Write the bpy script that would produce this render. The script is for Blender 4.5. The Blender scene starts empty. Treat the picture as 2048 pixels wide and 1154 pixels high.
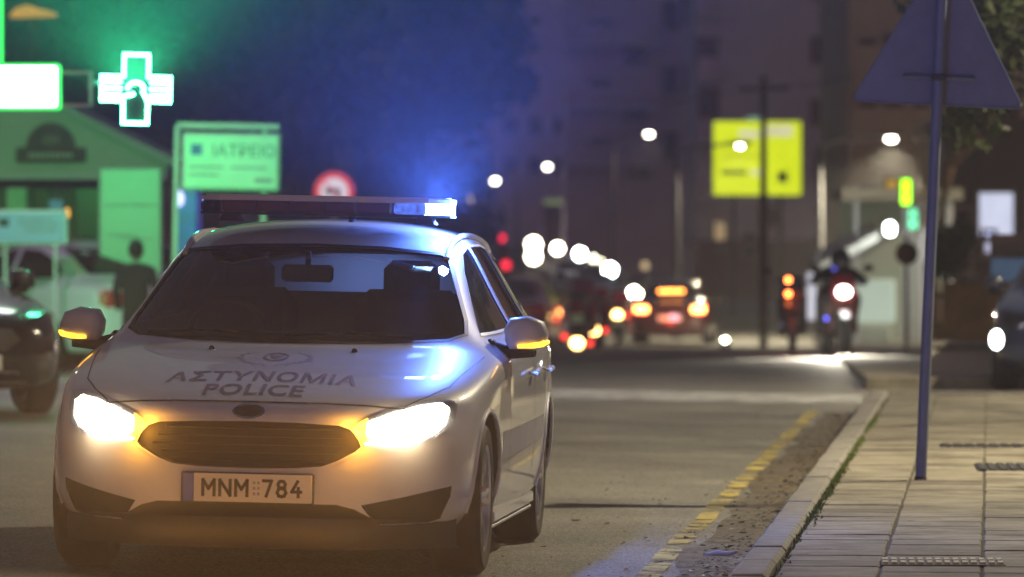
import bpy, bmesh, math, random
from mathutils import Vector, Matrix
from mathutils.bvhtree import BVHTree
random.seed(7)
S = bpy.context.scene
COL = S.collection
R = math.radians
# ------------------------------------------------------------------ camera
FPX, CX, HZ, CH = 11378.0, 1024.0, 475.0, 1.38      # 200 mm lens on 36 mm, in photo pixels; level camera, horizon row, eye height
cd = bpy.data.cameras.new("camera"); cam = bpy.data.objects.new("camera", cd); COL.objects.link(cam)
cam.location = (0, 0, CH); cam.rotation_euler = (R(90), 0, 0)
cd.sensor_width = 36; cd.lens = 200; cd.shift_y = -(577 - HZ) / 2048
cd.clip_start = 0.5; cd.clip_end = 4000
cd.dof.use_dof = True; cd.dof.focus_distance = 24.6; cd.dof.aperture_fstop = 3.6; cd.dof.aperture_blades = 0
S.camera = cam
# ------------------------------------------------------------------ night sky
W = bpy.data.worlds.new("World"); S.world = W; W.use_nodes = True
wn = W.node_tree.nodes; wl = W.node_tree.links
sky = wn.new("ShaderNodeTexSky"); sky.sky_type = 'NISHITA'; sky.sun_disc = False
sky.sun_elevation = R(0.3); sky.sun_rotation = R(180); sky.dust_density = 2.0
tint = wn.new("ShaderNodeMix"); tint.data_type = 'RGBA'; tint.blend_type = 'MULTIPLY'; tint.inputs[0].default_value = 1
tint.inputs[7].default_value = (.90, .74, 1, 1)
wl.new(sky.outputs[0], tint.inputs[6]); wl.new(tint.outputs[2], wn["Background"].inputs[0])
wn["Background"].inputs[1].default_value = 0.15
vs = S.view_settings
S.display_settings.display_device = 'sRGB'; vs.view_transform = 'Standard'; vs.look = 'None'; vs.gamma = 1; vs.exposure = 0
vs.use_curve_mapping = False
S.render.engine = 'CYCLES'
cy = S.cycles
cy.use_denoising = True; cy.use_adaptive_sampling = False; cy.max_bounces = 6; cy.diffuse_bounces = 2; cy.glossy_bounces = 3; cy.transmission_bounces = 6
cy.transparent_max_bounces = 12; cy.volume_bounces = 0; cy.sample_clamp_indirect = 3; cy.sample_clamp_direct = 0
cy.caustics_reflective = False; cy.caustics_refractive = False; cy.use_light_tree = True
HAZE_DENSITY = 0.0008

# ------------------------------------------------------------------ helpers
def srgb(*c):
    return tuple(((x / 255) / 12.92 if x <= 10 else ((x / 255 + .055) / 1.055) ** 2.4) for x in c)

def mat(name, col, rough=.6, metal=0, var=.12, scale=8, bump=0, bscale=60, coat=0, spec=.5, col2=None, detail=6):
    m = bpy.data.materials.new(name); m.use_nodes = True
    n = m.node_tree.nodes; l = m.node_tree.links; b = n["Principled BSDF"]
    b.inputs["Roughness"].default_value = rough; b.inputs["Metallic"].default_value = metal
    b.inputs["Coat Weight"].default_value = coat; b.inputs["Specular IOR Level"].default_value = spec
    tc = n.new("ShaderNodeTexCoord")
    nz = n.new("ShaderNodeTexNoise"); nz.inputs["Scale"].default_value = scale; nz.inputs["Detail"].default_value = detail
    nz.inputs["Roughness"].default_value = .65
    l.new(tc.outputs["Object"], nz.inputs["Vector"])
    rp = n.new("ShaderNodeValToRGB"); rp.color_ramp.elements[0].position = .3; rp.color_ramp.elements[1].position = .7
    c2 = col2 or tuple(min(1, x * (1 + var)) for x in col); c1 = col if col2 else tuple(x * (1 - var) for x in col)
    rp.color_ramp.elements[0].color = (*c1, 1); rp.color_ramp.elements[1].color = (*c2, 1)
    l.new(nz.outputs["Fac"], rp.inputs[0]); l.new(rp.outputs[0], b.inputs["Base Color"])
    if bump:
        nb = n.new("ShaderNodeTexNoise"); nb.inputs["Scale"].default_value = bscale; nb.inputs["Detail"].default_value = 4
        l.new(tc.outputs["Object"], nb.inputs["Vector"])
        bp = n.new("ShaderNodeBump"); bp.inputs["Strength"].default_value = bump; bp.inputs["Distance"].default_value = .01
        l.new(nb.outputs["Fac"], bp.inputs["Height"]); l.new(bp.outputs[0], b.inputs["Normal"])
    return m

LIGHTING = ('blue_led', 'lightbox_white', 'green_edge_glow', 'big_green_box', 'headlight_white', 'amber_indicator', 'billboard_yellow', 'shop_interior_light')
def emit(name, col, st, var=0, scale=6):
    m = bpy.data.materials.new(name); m.use_nodes = True
    if name not in LIGHTING: m.cycles.emission_sampling = 'NONE'     # small far lamps: seen, too weak to light anything
    n = m.node_tree.nodes; l = m.node_tree.links
    b = n["Principled BSDF"]; b.inputs["Base Color"].default_value = (*[min(.8, c * .6 + .05) for c in col], 1); b.inputs["Roughness"].default_value = .3
    b.inputs["Emission Color"].default_value = (*col, 1); b.inputs["Emission Strength"].default_value = st
    if var:
        tc = n.new("ShaderNodeTexCoord"); nz = n.new("ShaderNodeTexNoise"); nz.inputs["Scale"].default_value = scale
        l.new(tc.outputs["Object"], nz.inputs["Vector"])
        mr = n.new("ShaderNodeMapRange"); mr.inputs[1].default_value = .3; mr.inputs[2].default_value = .7
        mr.inputs[3].default_value = st * (1 - var); mr.inputs[4].default_value = st * (1 + var)
        l.new(nz.outputs["Fac"], mr.inputs[0]); l.new(mr.outputs[0], b.inputs["Emission Strength"])
    return m

def glass(name, tintc=(.8, .85, .85), opacity=.15, body=(.02, .02, .022), rough=.03):
    """thin sheet glass: mostly clear, a share of tinted coat, Fresnel reflection"""
    m = bpy.data.materials.new(name); m.use_nodes = True
    n = m.node_tree.nodes; l = m.node_tree.links; n.remove(n["Principled BSDF"])
    out = n["Material Output"]
    tr = n.new("ShaderNodeBsdfTransparent"); tr.inputs[0].default_value = (*tintc, 1)
    df = n.new("ShaderNodeBsdfDiffuse"); df.inputs[0].default_value = (*body, 1)
    gl = n.new("ShaderNodeBsdfGlossy"); gl.inputs[0].default_value = (1, 1, 1, 1); gl.inputs["Roughness"].default_value = rough
    mx = n.new("ShaderNodeMixShader"); mx.inputs[0].default_value = opacity
    l.new(tr.outputs[0], mx.inputs[1]); l.new(df.outputs[0], mx.inputs[2])
    fr = n.new("ShaderNodeFresnel"); fr.inputs[0].default_value = 1.5
    m2 = n.new("ShaderNodeMixShader"); l.new(fr.outputs[0], m2.inputs[0]); l.new(mx.outputs[0], m2.inputs[1]); l.new(gl.outputs[0], m2.inputs[2])
    l.new(m2.outputs[0], out.inputs[0])
    return m

class MB:
    def __init__(s): s.v = []; s.f = []; s.m = []; s.k = 0
    def add(s, v, f):
        o = len(s.v); s.v += [tuple(p) for p in v]; s.f += [tuple(i + o for i in q) for q in f]; s.m += [s.k] * len(f); return s
    def box(s, c, d, M=None, bev=0):
        x, y, z = (q / 2 for q in d)
        if bev:
            b = min(bev, x * .9, y * .9, z * .9); P = []
            for sx in (-1, 1):
                for sy in (-1, 1):
                    for sz in (-1, 1):
                        P += [(sx * (x - b), sy * (y - b), sz * z), (sx * (x - b), sy * y, sz * (z - b)), (sx * x, sy * (y - b), sz * (z - b))]
            bm = bmesh.new(); vs = [bm.verts.new(p) for p in P]; bmesh.ops.convex_hull(bm, input=vs)
            bm.verts.index_update(); v = [w.co.copy() for w in bm.verts]; f = [[w.index for w in q.verts] for q in bm.faces]; bm.free()
        else:
            v = [Vector((sx * x, sy * y, sz * z)) for sx in (-1, 1) for sy in (-1, 1) for sz in (-1, 1)]
            f = [(0, 1, 3, 2), (4, 6, 7, 5), (0, 4, 5, 1), (2, 3, 7, 6), (0, 2, 6, 4), (1, 5, 7, 3)]
        if M: v = [M @ p for p in v]
        return s.add([Vector(p) + Vector(c) for p in v], f)
    def tube(s, pts, rad, n=10, cap=True):
        pts = [Vector(p) for p in pts]; rr = rad if isinstance(rad, (list, tuple)) else [rad] * len(pts)
        v = []; f = []
        for i, p in enumerate(pts):
            t = (pts[min(i + 1, len(pts) - 1)] - pts[max(i - 1, 0)]).normalized()
            a = t.orthogonal().normalized() if abs(t.z) > .99 or abs(t.z) < .01 else t.cross(Vector((0, 0, 1))).normalized()
            b = t.cross(a)
            v += [p + (a * math.cos(2 * math.pi * k / n) + b * math.sin(2 * math.pi * k / n)) * rr[i] for k in range(n)]
        for i in range(len(pts) - 1):
            for k in range(n):
                f.append((i * n + k, i * n + (k + 1) % n, (i + 1) * n + (k + 1) % n, (i + 1) * n + k))
        if cap: f += [tuple(range(n))[::-1], tuple(range((len(pts) - 1) * n, len(pts) * n))]
        return s.add(v, f)
    def lathe(s, prof, c=(0, 0, 0), axis='z', n=24):
        """prof: (radius, height) list"""
        v = []; f = []
        for r, h in prof:
            for k in range(n):
                a = 2 * math.pi * k / n; p = (r * math.cos(a), r * math.sin(a), h)
                if axis == 'x': p = (p[2], p[0], p[1])
                if axis == 'y': p = (p[0], p[2], p[1])
                v.append(Vector(p) + Vector(c))
        for i in range(len(prof) - 1):
            for k in range(n):
                f.append((i * n + k, i * n + (k + 1) % n, (i + 1) * n + (k + 1) % n, (i + 1) * n + k))
        return s.add(v, f)
    def ball(s, c, r, n=12, sc=(1, 1, 1)):
        prof = [(max(1e-4, math.sin(math.pi * i / (n // 2)) * r), -math.cos(math.pi * i / (n // 2)) * r) for i in range(n // 2 + 1)]
        t = MB(); t.lathe(prof, n=n)
        return s.add([Vector((p[0] * sc[0], p[1] * sc[1], p[2] * sc[2])) + Vector(c) for p in t.v], t.f)
    def prism(s, poly, a, b, axis='y'):
        """poly: 2-D outline; axis y: (x,z), axis x: (y,z), axis z: (x,y)"""
        n = len(poly); mk = {'y': lambda p, t: (p[0], t, p[1]), 'x': lambda p, t: (t, p[0], p[1]), 'z': lambda p, t: (p[0], p[1], t)}[axis]
        v = [mk(p, a) for p in poly] + [mk(p, b) for p in poly]
        f = [tuple(range(n))[::-1], tuple(range(n, 2 * n))] + [(i, (i + 1) % n, n + (i + 1) % n, n + i) for i in range(n)]
        return s.add(v, f)
    def quad(s, a, b, c, d): return s.add([a, b, c, d], [(0, 1, 2, 3)])
    def mesh(s, name, mats, smooth=35):
        me = bpy.data.meshes.new(name); me.from_pydata(s.v, [], s.f)
        for m in (mats if isinstance(mats, (list, tuple)) else [mats]): me.materials.append(m)
        me.polygons.foreach_set("material_index", s.m)
        bm = bmesh.new(); bm.from_mesh(me); bmesh.ops.recalc_face_normals(bm, faces=bm.faces); bm.to_mesh(me); bm.free()
        if smooth: me.shade_smooth(); me.set_sharp_from_angle(angle=R(smooth))
        return me
    def build(s, name, mats, parent=None, loc=None, rot=None, smooth=35):
        return link(name, s.mesh(name, mats, smooth), parent, loc, rot)

def link(name, me, parent=None, loc=None, rot=None):
    o = bpy.data.objects.new(name, me); COL.objects.link(o)
    if parent is not None: o.parent = parent
    if loc: o.location = loc
    if rot: o.rotation_euler = rot
    return o
def tag(o, label=None, cat=None, group=None, kind=None):
    for k, v in (("label", label), ("category", cat), ("group", group), ("kind", kind)):
        if v: o[k] = v
    return o
def thing(name, label, cat, loc=(0, 0, 0), rz=0, group=None):
    return tag(link(name, None, None, loc, (0, 0, rz)), label, cat, group)
def copy_tree(o, parent=None):
    c = o.copy(); COL.objects.link(c)
    if parent is not None: c.parent = parent
    for ch in list(o.children): copy_tree(ch, c)
    return c
def lamp(name, kind, loc, col, power, parent=None, rot=None, size=.05, spot=90, blend=.5):
    d = bpy.data.lights.new(name, kind); d.color = col; d.energy = power
    if kind in ('POINT', 'SPOT'): d.shadow_soft_size = size
    if kind == 'SPOT': d.spot_size = R(spot); d.spot_blend = blend
    o = bpy.data.objects.new(name, d); COL.objects.link(o); o.location = loc
    if rot: o.rotation_euler = rot
    if parent is not None: o.parent = parent
    return o

# ------------------------------------------------------------------ ground shape
TH = R(4.8)                                   # the street runs 4.8 degrees to the right of the view
PROF = [(-60, 0), (50, 0), (76, -.20), (100, -.55), (127, -1.03), (200, -.9), (310, -.5), (420, 1.2), (700, 6), (1500, 8)]
def prof(v):
    for (a, za), (b, zb) in zip(PROF, PROF[1:]):
        if v <= b:
            t = max(0, min(1, (v - a) / (b - a))); return za + (zb - za) * t
    return PROF[-1][1]
def uv(x, y): return x * math.cos(TH) - y * math.sin(TH), x * math.sin(TH) + y * math.cos(TH)
def xy(u, v): return u * math.cos(TH) + v * math.sin(TH), -u * math.sin(TH) + v * math.cos(TH)
KERB = -1.0                                   # u of the kerb face
def road_z(x, y):
    u, v = uv(x, y)
    camber = -.02 * max(-4, min(2.0, u + 2.94)) * max(0, min(1, (60 - v) / 14))
    return prof(v) + camber
def G(px, py, D): return ((px - CX) / FPX * D, D, CH - (py - HZ) / FPX * D)     # the place a photo point has at distance D
def gx(px, D): return (px - CX) / FPX * D
def ground_at(px, D): x = gx(px, D); return (x, D, road_z(x, D))

# ------------------------------------------------------------------ materials
M = {}
def asphalt():
    m = bpy.data.materials.new("asphalt"); m.use_nodes = True
    n = m.node_tree.nodes; l = m.node_tree.links; b = n["Principled BSDF"]
    tc = n.new("ShaderNodeTexCoord")
    vo = n.new("ShaderNodeTexVoronoi"); vo.inputs["Scale"].default_value = 90
    n1 = n.new("ShaderNodeTexNoise"); n1.inputs["Scale"].default_value = .55; n1.inputs["Detail"].default_value = 8; n1.inputs["Roughness"].default_value = .7
    n2 = n.new("ShaderNodeTexNoise"); n2.inputs["Scale"].default_value = 45; n2.inputs["Detail"].default_value = 5
    for t in (vo, n1, n2): l.new(tc.outputs["Object"], t.inputs["Vector"])
    r1 = n.new("ShaderNodeValToRGB"); r1.color_ramp.elements[0].position = .35; r1.color_ramp.elements[1].position = .68
    r1.color_ramp.elements[0].color = (.078, .076, .072, 1); r1.color_ramp.elements[1].color = (.178, .172, .160, 1)
    l.new(n1.outputs["Fac"], r1.inputs[0])
    r2 = n.new("ShaderNodeValToRGB"); r2.color_ramp.elements[0].position = .1; r2.color_ramp.elements[1].position = .75
    r2.color_ramp.elements[0].color = (.35, .35, .35, 1); r2.color_ramp.elements[1].color = (1.7, 1.65, 1.5, 1)
    l.new(vo.outputs["Color"], r2.inputs[0])
    mx = n.new("ShaderNodeMix"); mx.data_type = 'RGBA'; mx.blend_type = 'MULTIPLY'; mx.inputs[0].default_value = 1
    l.new(r1.outputs[0], mx.inputs[6]); l.new(r2.outputs[0], mx.inputs[7]); l.new(mx.outputs[2], b.inputs["Base Color"])
    mr = n.new("ShaderNodeMapRange"); mr.inputs[3].default_value = .45; mr.inputs[4].default_value = .8
    l.new(n1.outputs["Fac"], mr.inputs[0]); l.new(mr.outputs[0], b.inputs["Roughness"])
    bp = n.new("ShaderNodeBump"); bp.inputs["Strength"].default_value = .7; bp.inputs["Distance"].default_value = .006
    ad = n.new("ShaderNodeMath"); l.new(vo.outputs["Distance"], ad.inputs[0]); l.new(n2.outputs["Fac"], ad.inputs[1])
    l.new(ad.outputs[0], bp.inputs["Height"]); l.new(bp.outputs[0], b.inputs["Normal"])
    return m
M['asphalt'] = asphalt()
def worn(name, col, lo, hi, scale=5, stretch=1):
    """road paint worn through to the asphalt in patches"""
    m = mat(name, col, .7, var=.25, scale=12, bump=.3)
    n = m.node_tree.nodes; l = m.node_tree.links; b = n["Principled BSDF"]
    tc = n.new("ShaderNodeTexCoord"); nz = n.new("ShaderNodeTexNoise"); nz.inputs["Scale"].default_value = scale; nz.inputs["Detail"].default_value = 9; nz.inputs["Roughness"].default_value = .75
    l.new(tc.outputs["Object"], nz.inputs["Vector"])
    rp = n.new("ShaderNodeValToRGB"); rp.color_ramp.elements[0].position = lo; rp.color_ramp.elements[1].position = hi
    l.new(nz.outputs["Fac"], rp.inputs[0]); l.new(rp.outputs[0], b.inputs["Alpha"])
    return m
M['yellow_paint'] = worn("yellow_paint", (.42, .33, .09), .42, .58, 2.5)
M['white_paint'] = worn("white_paint", (.42, .42, .41), .34, .56, 2.5)
M['slab'] = mat("paving_slab", (.17, .15, .115), .8, var=.3, scale=5, bump=.35, bscale=35, col2=(.31, .28, .215))
M['slab2'] = mat("paving_slab_dark", (.13, .115, .09), .8, var=.3, scale=6, bump=.35, bscale=35, col2=(.24, .215, .165))
for k_ in ('slab', 'slab2'):                       # stains that run across the slabs, and old gum spots
    n = M[k_].node_tree.nodes; l = M[k_].node_tree.links; b = n["Principled BSDF"]; src = b.inputs["Base Color"].links[0].from_socket
    ge = n.new("ShaderNodeNewGeometry"); nz = n.new("ShaderNodeTexNoise"); nz.inputs["Scale"].default_value = 1.7; nz.inputs["Detail"].default_value = 9; nz.inputs["Roughness"].default_value = .7
    l.new(ge.outputs["Position"], nz.inputs["Vector"]); r1 = n.new("ShaderNodeValToRGB"); r1.color_ramp.elements[0].position = .36; r1.color_ramp.elements[1].position = .60
    r1.color_ramp.elements[0].color = (.42, .40, .38, 1); r1.color_ramp.elements[1].color = (1.1, 1.1, 1.1, 1); l.new(nz.outputs["Fac"], r1.inputs[0])
    vo = n.new("ShaderNodeTexVoronoi"); vo.inputs["Scale"].default_value = 5; l.new(ge.outputs["Position"], vo.inputs["Vector"])
    r2 = n.new("ShaderNodeValToRGB"); r2.color_ramp.elements[0].position = .07; r2.color_ramp.elements[1].position = .10
    r2.color_ramp.elements[0].color = (.3, .29, .28, 1); r2.color_ramp.elements[1].color = (1, 1, 1, 1); l.new(vo.outputs["Distance"], r2.inputs[0])
    for r_ in (r1, r2):
        mx = n.new("ShaderNodeMix"); mx.data_type = 'RGBA'; mx.blend_type = 'MULTIPLY'; mx.inputs[0].default_value = 1
        l.new(src, mx.inputs[6]); l.new(r_.outputs[0], mx.inputs[7]); src = mx.outputs[2]
    l.new(src, b.inputs["Base Color"])
M['joint'] = mat("joint_soil", (.06, .05, .035), .95, var=.5, scale=15, bump=.5)
M['kerb'] = mat("kerb_stone", (.12, .11, .10), .75, var=.3, scale=7, bump=.4, bscale=30, col2=(.28, .26, .235))
M['earth'] = mat("earth", (.10, .085, .06), .95, var=.4, scale=.8, bump=.5)
M['dirt'] = worn("gutter_dirt", (.10, .075, .045), .36, .6, 2.2)
M['carwhite'] = mat("white_car_paint", (.72, .72, .76), .40, var=.03, scale=2, coat=1.0, spec=.4)
M['carsilver'] = mat("silver_car_paint", (.55, .56, .58), .3, .2, var=.02, scale=3, coat=1)
M['carblack'] = mat("black_car_paint", (.012, .013, .018), .22, var=.05, scale=3, coat=1)
M['carnavy'] = mat("navy_car_paint", (.012, .018, .04), .22, var=.05, scale=3, coat=1)
M['carred'] = mat("red_car_paint", (.28, .015, .02), .25, var=.05, scale=3, coat=1)
M['black'] = mat("black_plastic", (.018, .017, .016), .5, var=.2, scale=20)
M['blackgloss'] = mat("gloss_black_plastic", (.01, .01, .011), .15, var=.1)
M['rubber'] = mat("tyre_rubber", (.02, .019, .018), .75, var=.2, scale=30, bump=.2)
M['rim'] = mat("alloy_rim", (.55, .55, .56), .28, .9, var=.05)
M['chrome'] = mat("chrome", (.8, .8, .8), .08, 1, var=.02)
M['steel'] = mat("galvanised_steel", (.42, .43, .45), .42, .7, var=.12, scale=14)
M['bluesteel'] = mat("painted_blue_grey_steel", (.16, .19, .30), .5, .2, var=.12, scale=9)
M['darksteel'] = mat("dark_steel", (.05, .05, .055), .5, .5, var=.2)
M['fabric'] = mat("seat_fabric", (.02, .02, .022), .9, var=.2, scale=30)
M['decal'] = mat("dark_blue_decal", (.21, .17, .23), .45, var=.08)
M['decal_soft'] = mat("grey_blue_decal", (.30, .29, .35), .45, var=.1)
M['platewhite'] = mat("plate_white", (.72, .70, .62), .4, var=.04)
M['plateblue'] = mat("plate_blue", (.05, .07, .35), .4, var=.04)
M['ink'] = mat("black_ink", (.015, .014, .012), .5, var=.1)
M['winglass'] = glass("windscreen_glass", (.55, .57, .60), .38, (.035, .026, .026))
M['sideglass'] = glass("side_window_glass", (.30, .32, .33), .3, (.015, .014, .014))
M['rearglass'] = glass("scatter_rear_window_glass", (.55, .6, .7), .5, (.42, .44, .5), .12)  # pale film put in so the rear window catches blue light
M['clearlens'] = glass("clear_lens", (.9, .92, .95), .12, (.3, .3, .33))
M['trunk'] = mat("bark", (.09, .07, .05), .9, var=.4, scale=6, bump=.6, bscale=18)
M['leaf'] = mat("leaf_green", (.04, .06, .022), .55, var=.5, scale=1.2, col2=(.085, .11, .035))
M['leafdark'] = mat("dark_evergreen_leaf", (.022, .034, .02), .6, var=.5, scale=.8, col2=(.05, .065, .035))
M['render_grey'] = mat("grey_wall_render", (.58, .61, .68), .85, var=.15, scale=.25, bump=.2)
M['render_mauve'] = mat("mauve_wall_render", (.52, .46, .55), .85, var=.2, scale=.2, bump=.2)
M['render_beige'] = mat("beige_wall_render", (.50, .42, .30), .85, var=.18, scale=.3, bump=.2)
M['render_cream'] = mat("cream_wall_render", (.50, .47, .38), .85, var=.12, scale=.6, bump=.2)
M['render_brown'] = mat("brown_wall_render", (.17, .10, .08), .9, var=.2, scale=.4, bump=.2)
M['wood'] = mat("orange_timber", (.25, .11, .04), .7, var=.35, scale=3, bump=.3)
M['windowdark'] = mat("dark_window_pane", (.015, .014, .016), .2, var=.2, scale=.5, spec=.25)
M['frame'] = mat("window_frame", (.20, .18, .15), .6, var=.1)
M['awning'] = mat("pale_awning_cloth", (.62, .60, .56), .8, var=.1, scale=2)
M['signred'] = mat("sign_red", (.55, .02, .04), .35, var=.04)
M['signwhite'] = mat("sign_white", (.75, .72, .74), .35, var=.04)
M['skin'] = mat("skin", (.30, .19, .14), .6, var=.08)
M['cloth_black'] = mat("dark_cloth", (.02, .018, .02), .9, var=.2, scale=12)
M['hair'] = mat("dark_hair", (.012, .01, .009), .7, var=.3, scale=40)

# ------------------------------------------------------------------ haze
hz = MB().box((0, 380, 21), (900, 900, 48)).build("haze", mat("glow_haze", (.5, .5, .5)), smooth=0)
tag(hz, "thin haze added over the whole street so the lamps glow", None, None, "stuff")  # added to make lamps glow, standing in for lens flare
hm = hz.data.materials[0].node_tree; hm.nodes.remove(hm.nodes["Principled BSDF"])
pv = hm.nodes.new("ShaderNodeVolumePrincipled"); pv.inputs["Density"].default_value = HAZE_DENSITY
pv.inputs["Color"].default_value = (.9, .9, .93, 1); pv.inputs["Anisotropy"].default_value = .45
hm.links.new(pv.outputs[0], hm.nodes["Material Output"].inputs["Volume"])

# ------------------------------------------------------------------ ground, road, pavement
def sheet(name, us, vsn, zf, m):
    b = MB(); nu = len(us)
    P = []
    for v in vsn:
        for u in us:
            x, y = xy(u, v); P.append((x, y, zf(x, y)))
    b.add(P, [(j * nu + i, j * nu + i + 1, (j + 1) * nu + i + 1, (j + 1) * nu + i) for j in range(len(vsn) - 1) for i in range(nu - 1)])
    return tag(b.build(name, m, smooth=60), None, None, None, "structure")
VS = [-40, -10, 5, 15, 20, 25, 30, 35, 40, 46, 50, 55, 60, 68, 76, 88, 100, 114, 127, 160, 200, 255, 310, 365, 420, 560, 700]
sheet("ground", [-380, -200, -100, -60, -30, -14, -8, -4, 0, 4, 10, 30, 60, 100, 200, 380], VS, lambda x, y: road_z(x, y) - .02, M['earth'])
sheet("road", [-16, -12, -9, -7, -5, -4, -3, -2, KERB + .02], VS, road_z, M['asphalt'])
sheet("road", [KERB + .02, 3, 8, 20, 40], [46, 50, 55, 60, 68, 76, 88, 100], lambda x, y: road_z(x, y) + .001, M['asphalt'])
def strip(name, m, u0, u1, v0, v1, dz=.004, n=30, label=None, wob=0):
    us = [u0, u1]; b = MB(); P = []
    for j in range(n + 1):
        v = v0 + (v1 - v0) * j / n
        for u in (u0, u1):
            x, y = xy(u + random.uniform(-wob, wob), v); P.append((x, y, road_z(x, y) + dz))
    b.add(P, [(2 * j, 2 * j + 1, 2 * j + 3, 2 * j + 2) for j in range(n)])
    return tag(b.build(name, m, smooth=0), label, None, None, "structure")
strip("gutter_dirt_strip", M['dirt'], KERB - .34, KERB - .005, 8, 46, .004, 60, None, .05)
strip("yellow_road_marking", M['yellow_paint'], KERB - .47, KERB - .37, 8, 46, .008, 60, None, .008)
bl = MB()
P = []
for px, py0, py1 in ((1090, 779, 797), (1300, 783, 802), (1500, 787, 806), (1725, 791, 808)):
    for py in (py1, py0):
        D = CH * FPX / (py - HZ); x = gx(px, D)
        D = (CH - road_z(x, D)) * FPX / (py - HZ); x = gx(px, D); P.append((x, D, road_z(x, D) + .006))
P2 = [tuple(Vector(P[0]) * 2 - Vector(P[2])), tuple(Vector(P[1]) * 2 - Vector(P[3]))] + P
P2[0] = (P2[0][0] - 1, P2[0][1], road_z(P2[0][0] - 1, P2[0][1]) + .006); P2[1] = (P2[1][0] - 1, P2[1][1], road_z(P2[1][0] - 1, P2[1][1]) + .006)
bl.add(P2, [(2 * j, 2 * j + 2, 2 * j + 3, 2 * j + 1) for j in range(len(P2) // 2 - 1)])
tag(bl.build("white_stop_line", M['white_paint'], smooth=0), None, None, None, "structure")

PZ = .115
def pave_z(v): return road_z(*xy(KERB, min(v, 46))) * 1 + PZ
END = 47.5
pv_ = thing("pavement", None, None); pv_["kind"] = "structure"; del_keys = [k for k in ("label", "category") if k in pv_.keys()]
bed = MB()
P = [(*xy(KERB + .17, -10), pave_z(-10) - .02), (*xy(7.0, -10), pave_z(-10) - .02), (*xy(KERB + .17, 20), pave_z(20) - .02), (*xy(7.0, 20), pave_z(20) - .02),
     (*xy(KERB + .17, END), pave_z(46) - .02), (*xy(7.0, END), pave_z(46) - .02)]
P = [(p[0], p[1], p[2] + .012) for p in P]; bed.add(P, [(0, 1, 3, 2), (2, 3, 5, 4)])
bed.build("joint_bed", M['joint'], pv_, smooth=0)
SL, GAP = .40, .008
slab_me = []
for k in range(6):
    b = MB(); q = SL - GAP * (1 + .5 * (k % 3))
    b.box((0, 0, -.02), (q, q, .04), bev=.006); me = b.mesh("slab", M['slab2'] if k == 4 else M['slab'], 0); slab_me.append(me)
rest = MB(); nrow = 0; count = 0
cols = [KERB + .17 + SL * (i + .5) for i in range(17)]
v = -8.0
while v < END - .3:
    r = random.Random(int(v * 100))
    for i, u in enumerate(cols):
        x, y = xy(u, v); px = CX + FPX * x / max(1, y)
        z = pave_z(v) + r.uniform(-.003, .003)
        if 21.2 < y < 33.6 and px < 2075 + SL * FPX / y * .4 and count < 300:
            o = link("slab", slab_me[r.randrange(6)], pv_, (x, y, z), (r.uniform(-.006, .006), r.uniform(-.006, .006), -TH + r.choice((0, 1, 2, 3)) * math.pi / 2 + r.uniform(-.008, .008)))
            count += 1
        else:
            Mx = Matrix.Rotation(-TH, 3, 'Z'); rest.k = 1 if r.random() < .2 else 0
            rest.box((x, y, z - .02), (SL - GAP, SL - GAP, .04), Mx)
    v += SL
ro = rest.build("slab_field", [M['slab'], M['slab2']], pv_, smooth=0); ro["kind"] = "stuff"
# kerb stones
kme = [MB().box((0, 0, -.1), (.15, .99 - .004 * k, .24), bev=.018).mesh("kerb_stone", M['kerb'], 0) for k in range(3)]
v = -8.5
while v < END - .4:
    x, y = xy(KERB + .085, v + .5); r = random.Random(int(v * 37))
    link("kerb_stone", kme[r.randrange(3)], pv_, (x, y, pave_z(v) + .006 + r.uniform(-.006, .006)), (r.uniform(-.01, .01), r.uniform(-.012, .012), -TH + r.uniform(-.006, .006)))
    v += 1.0
b = MB()
for i in range(8):
    x, y = xy(KERB + .6 + i * 1.0, END + .09); b.box((x, y, pave_z(46) - .1), (.99, .15, .24), Matrix.Rotation(-TH, 3, 'Z'), .018)
b.build("kerb_return", M['kerb'], pv_, smooth=0)

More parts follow.
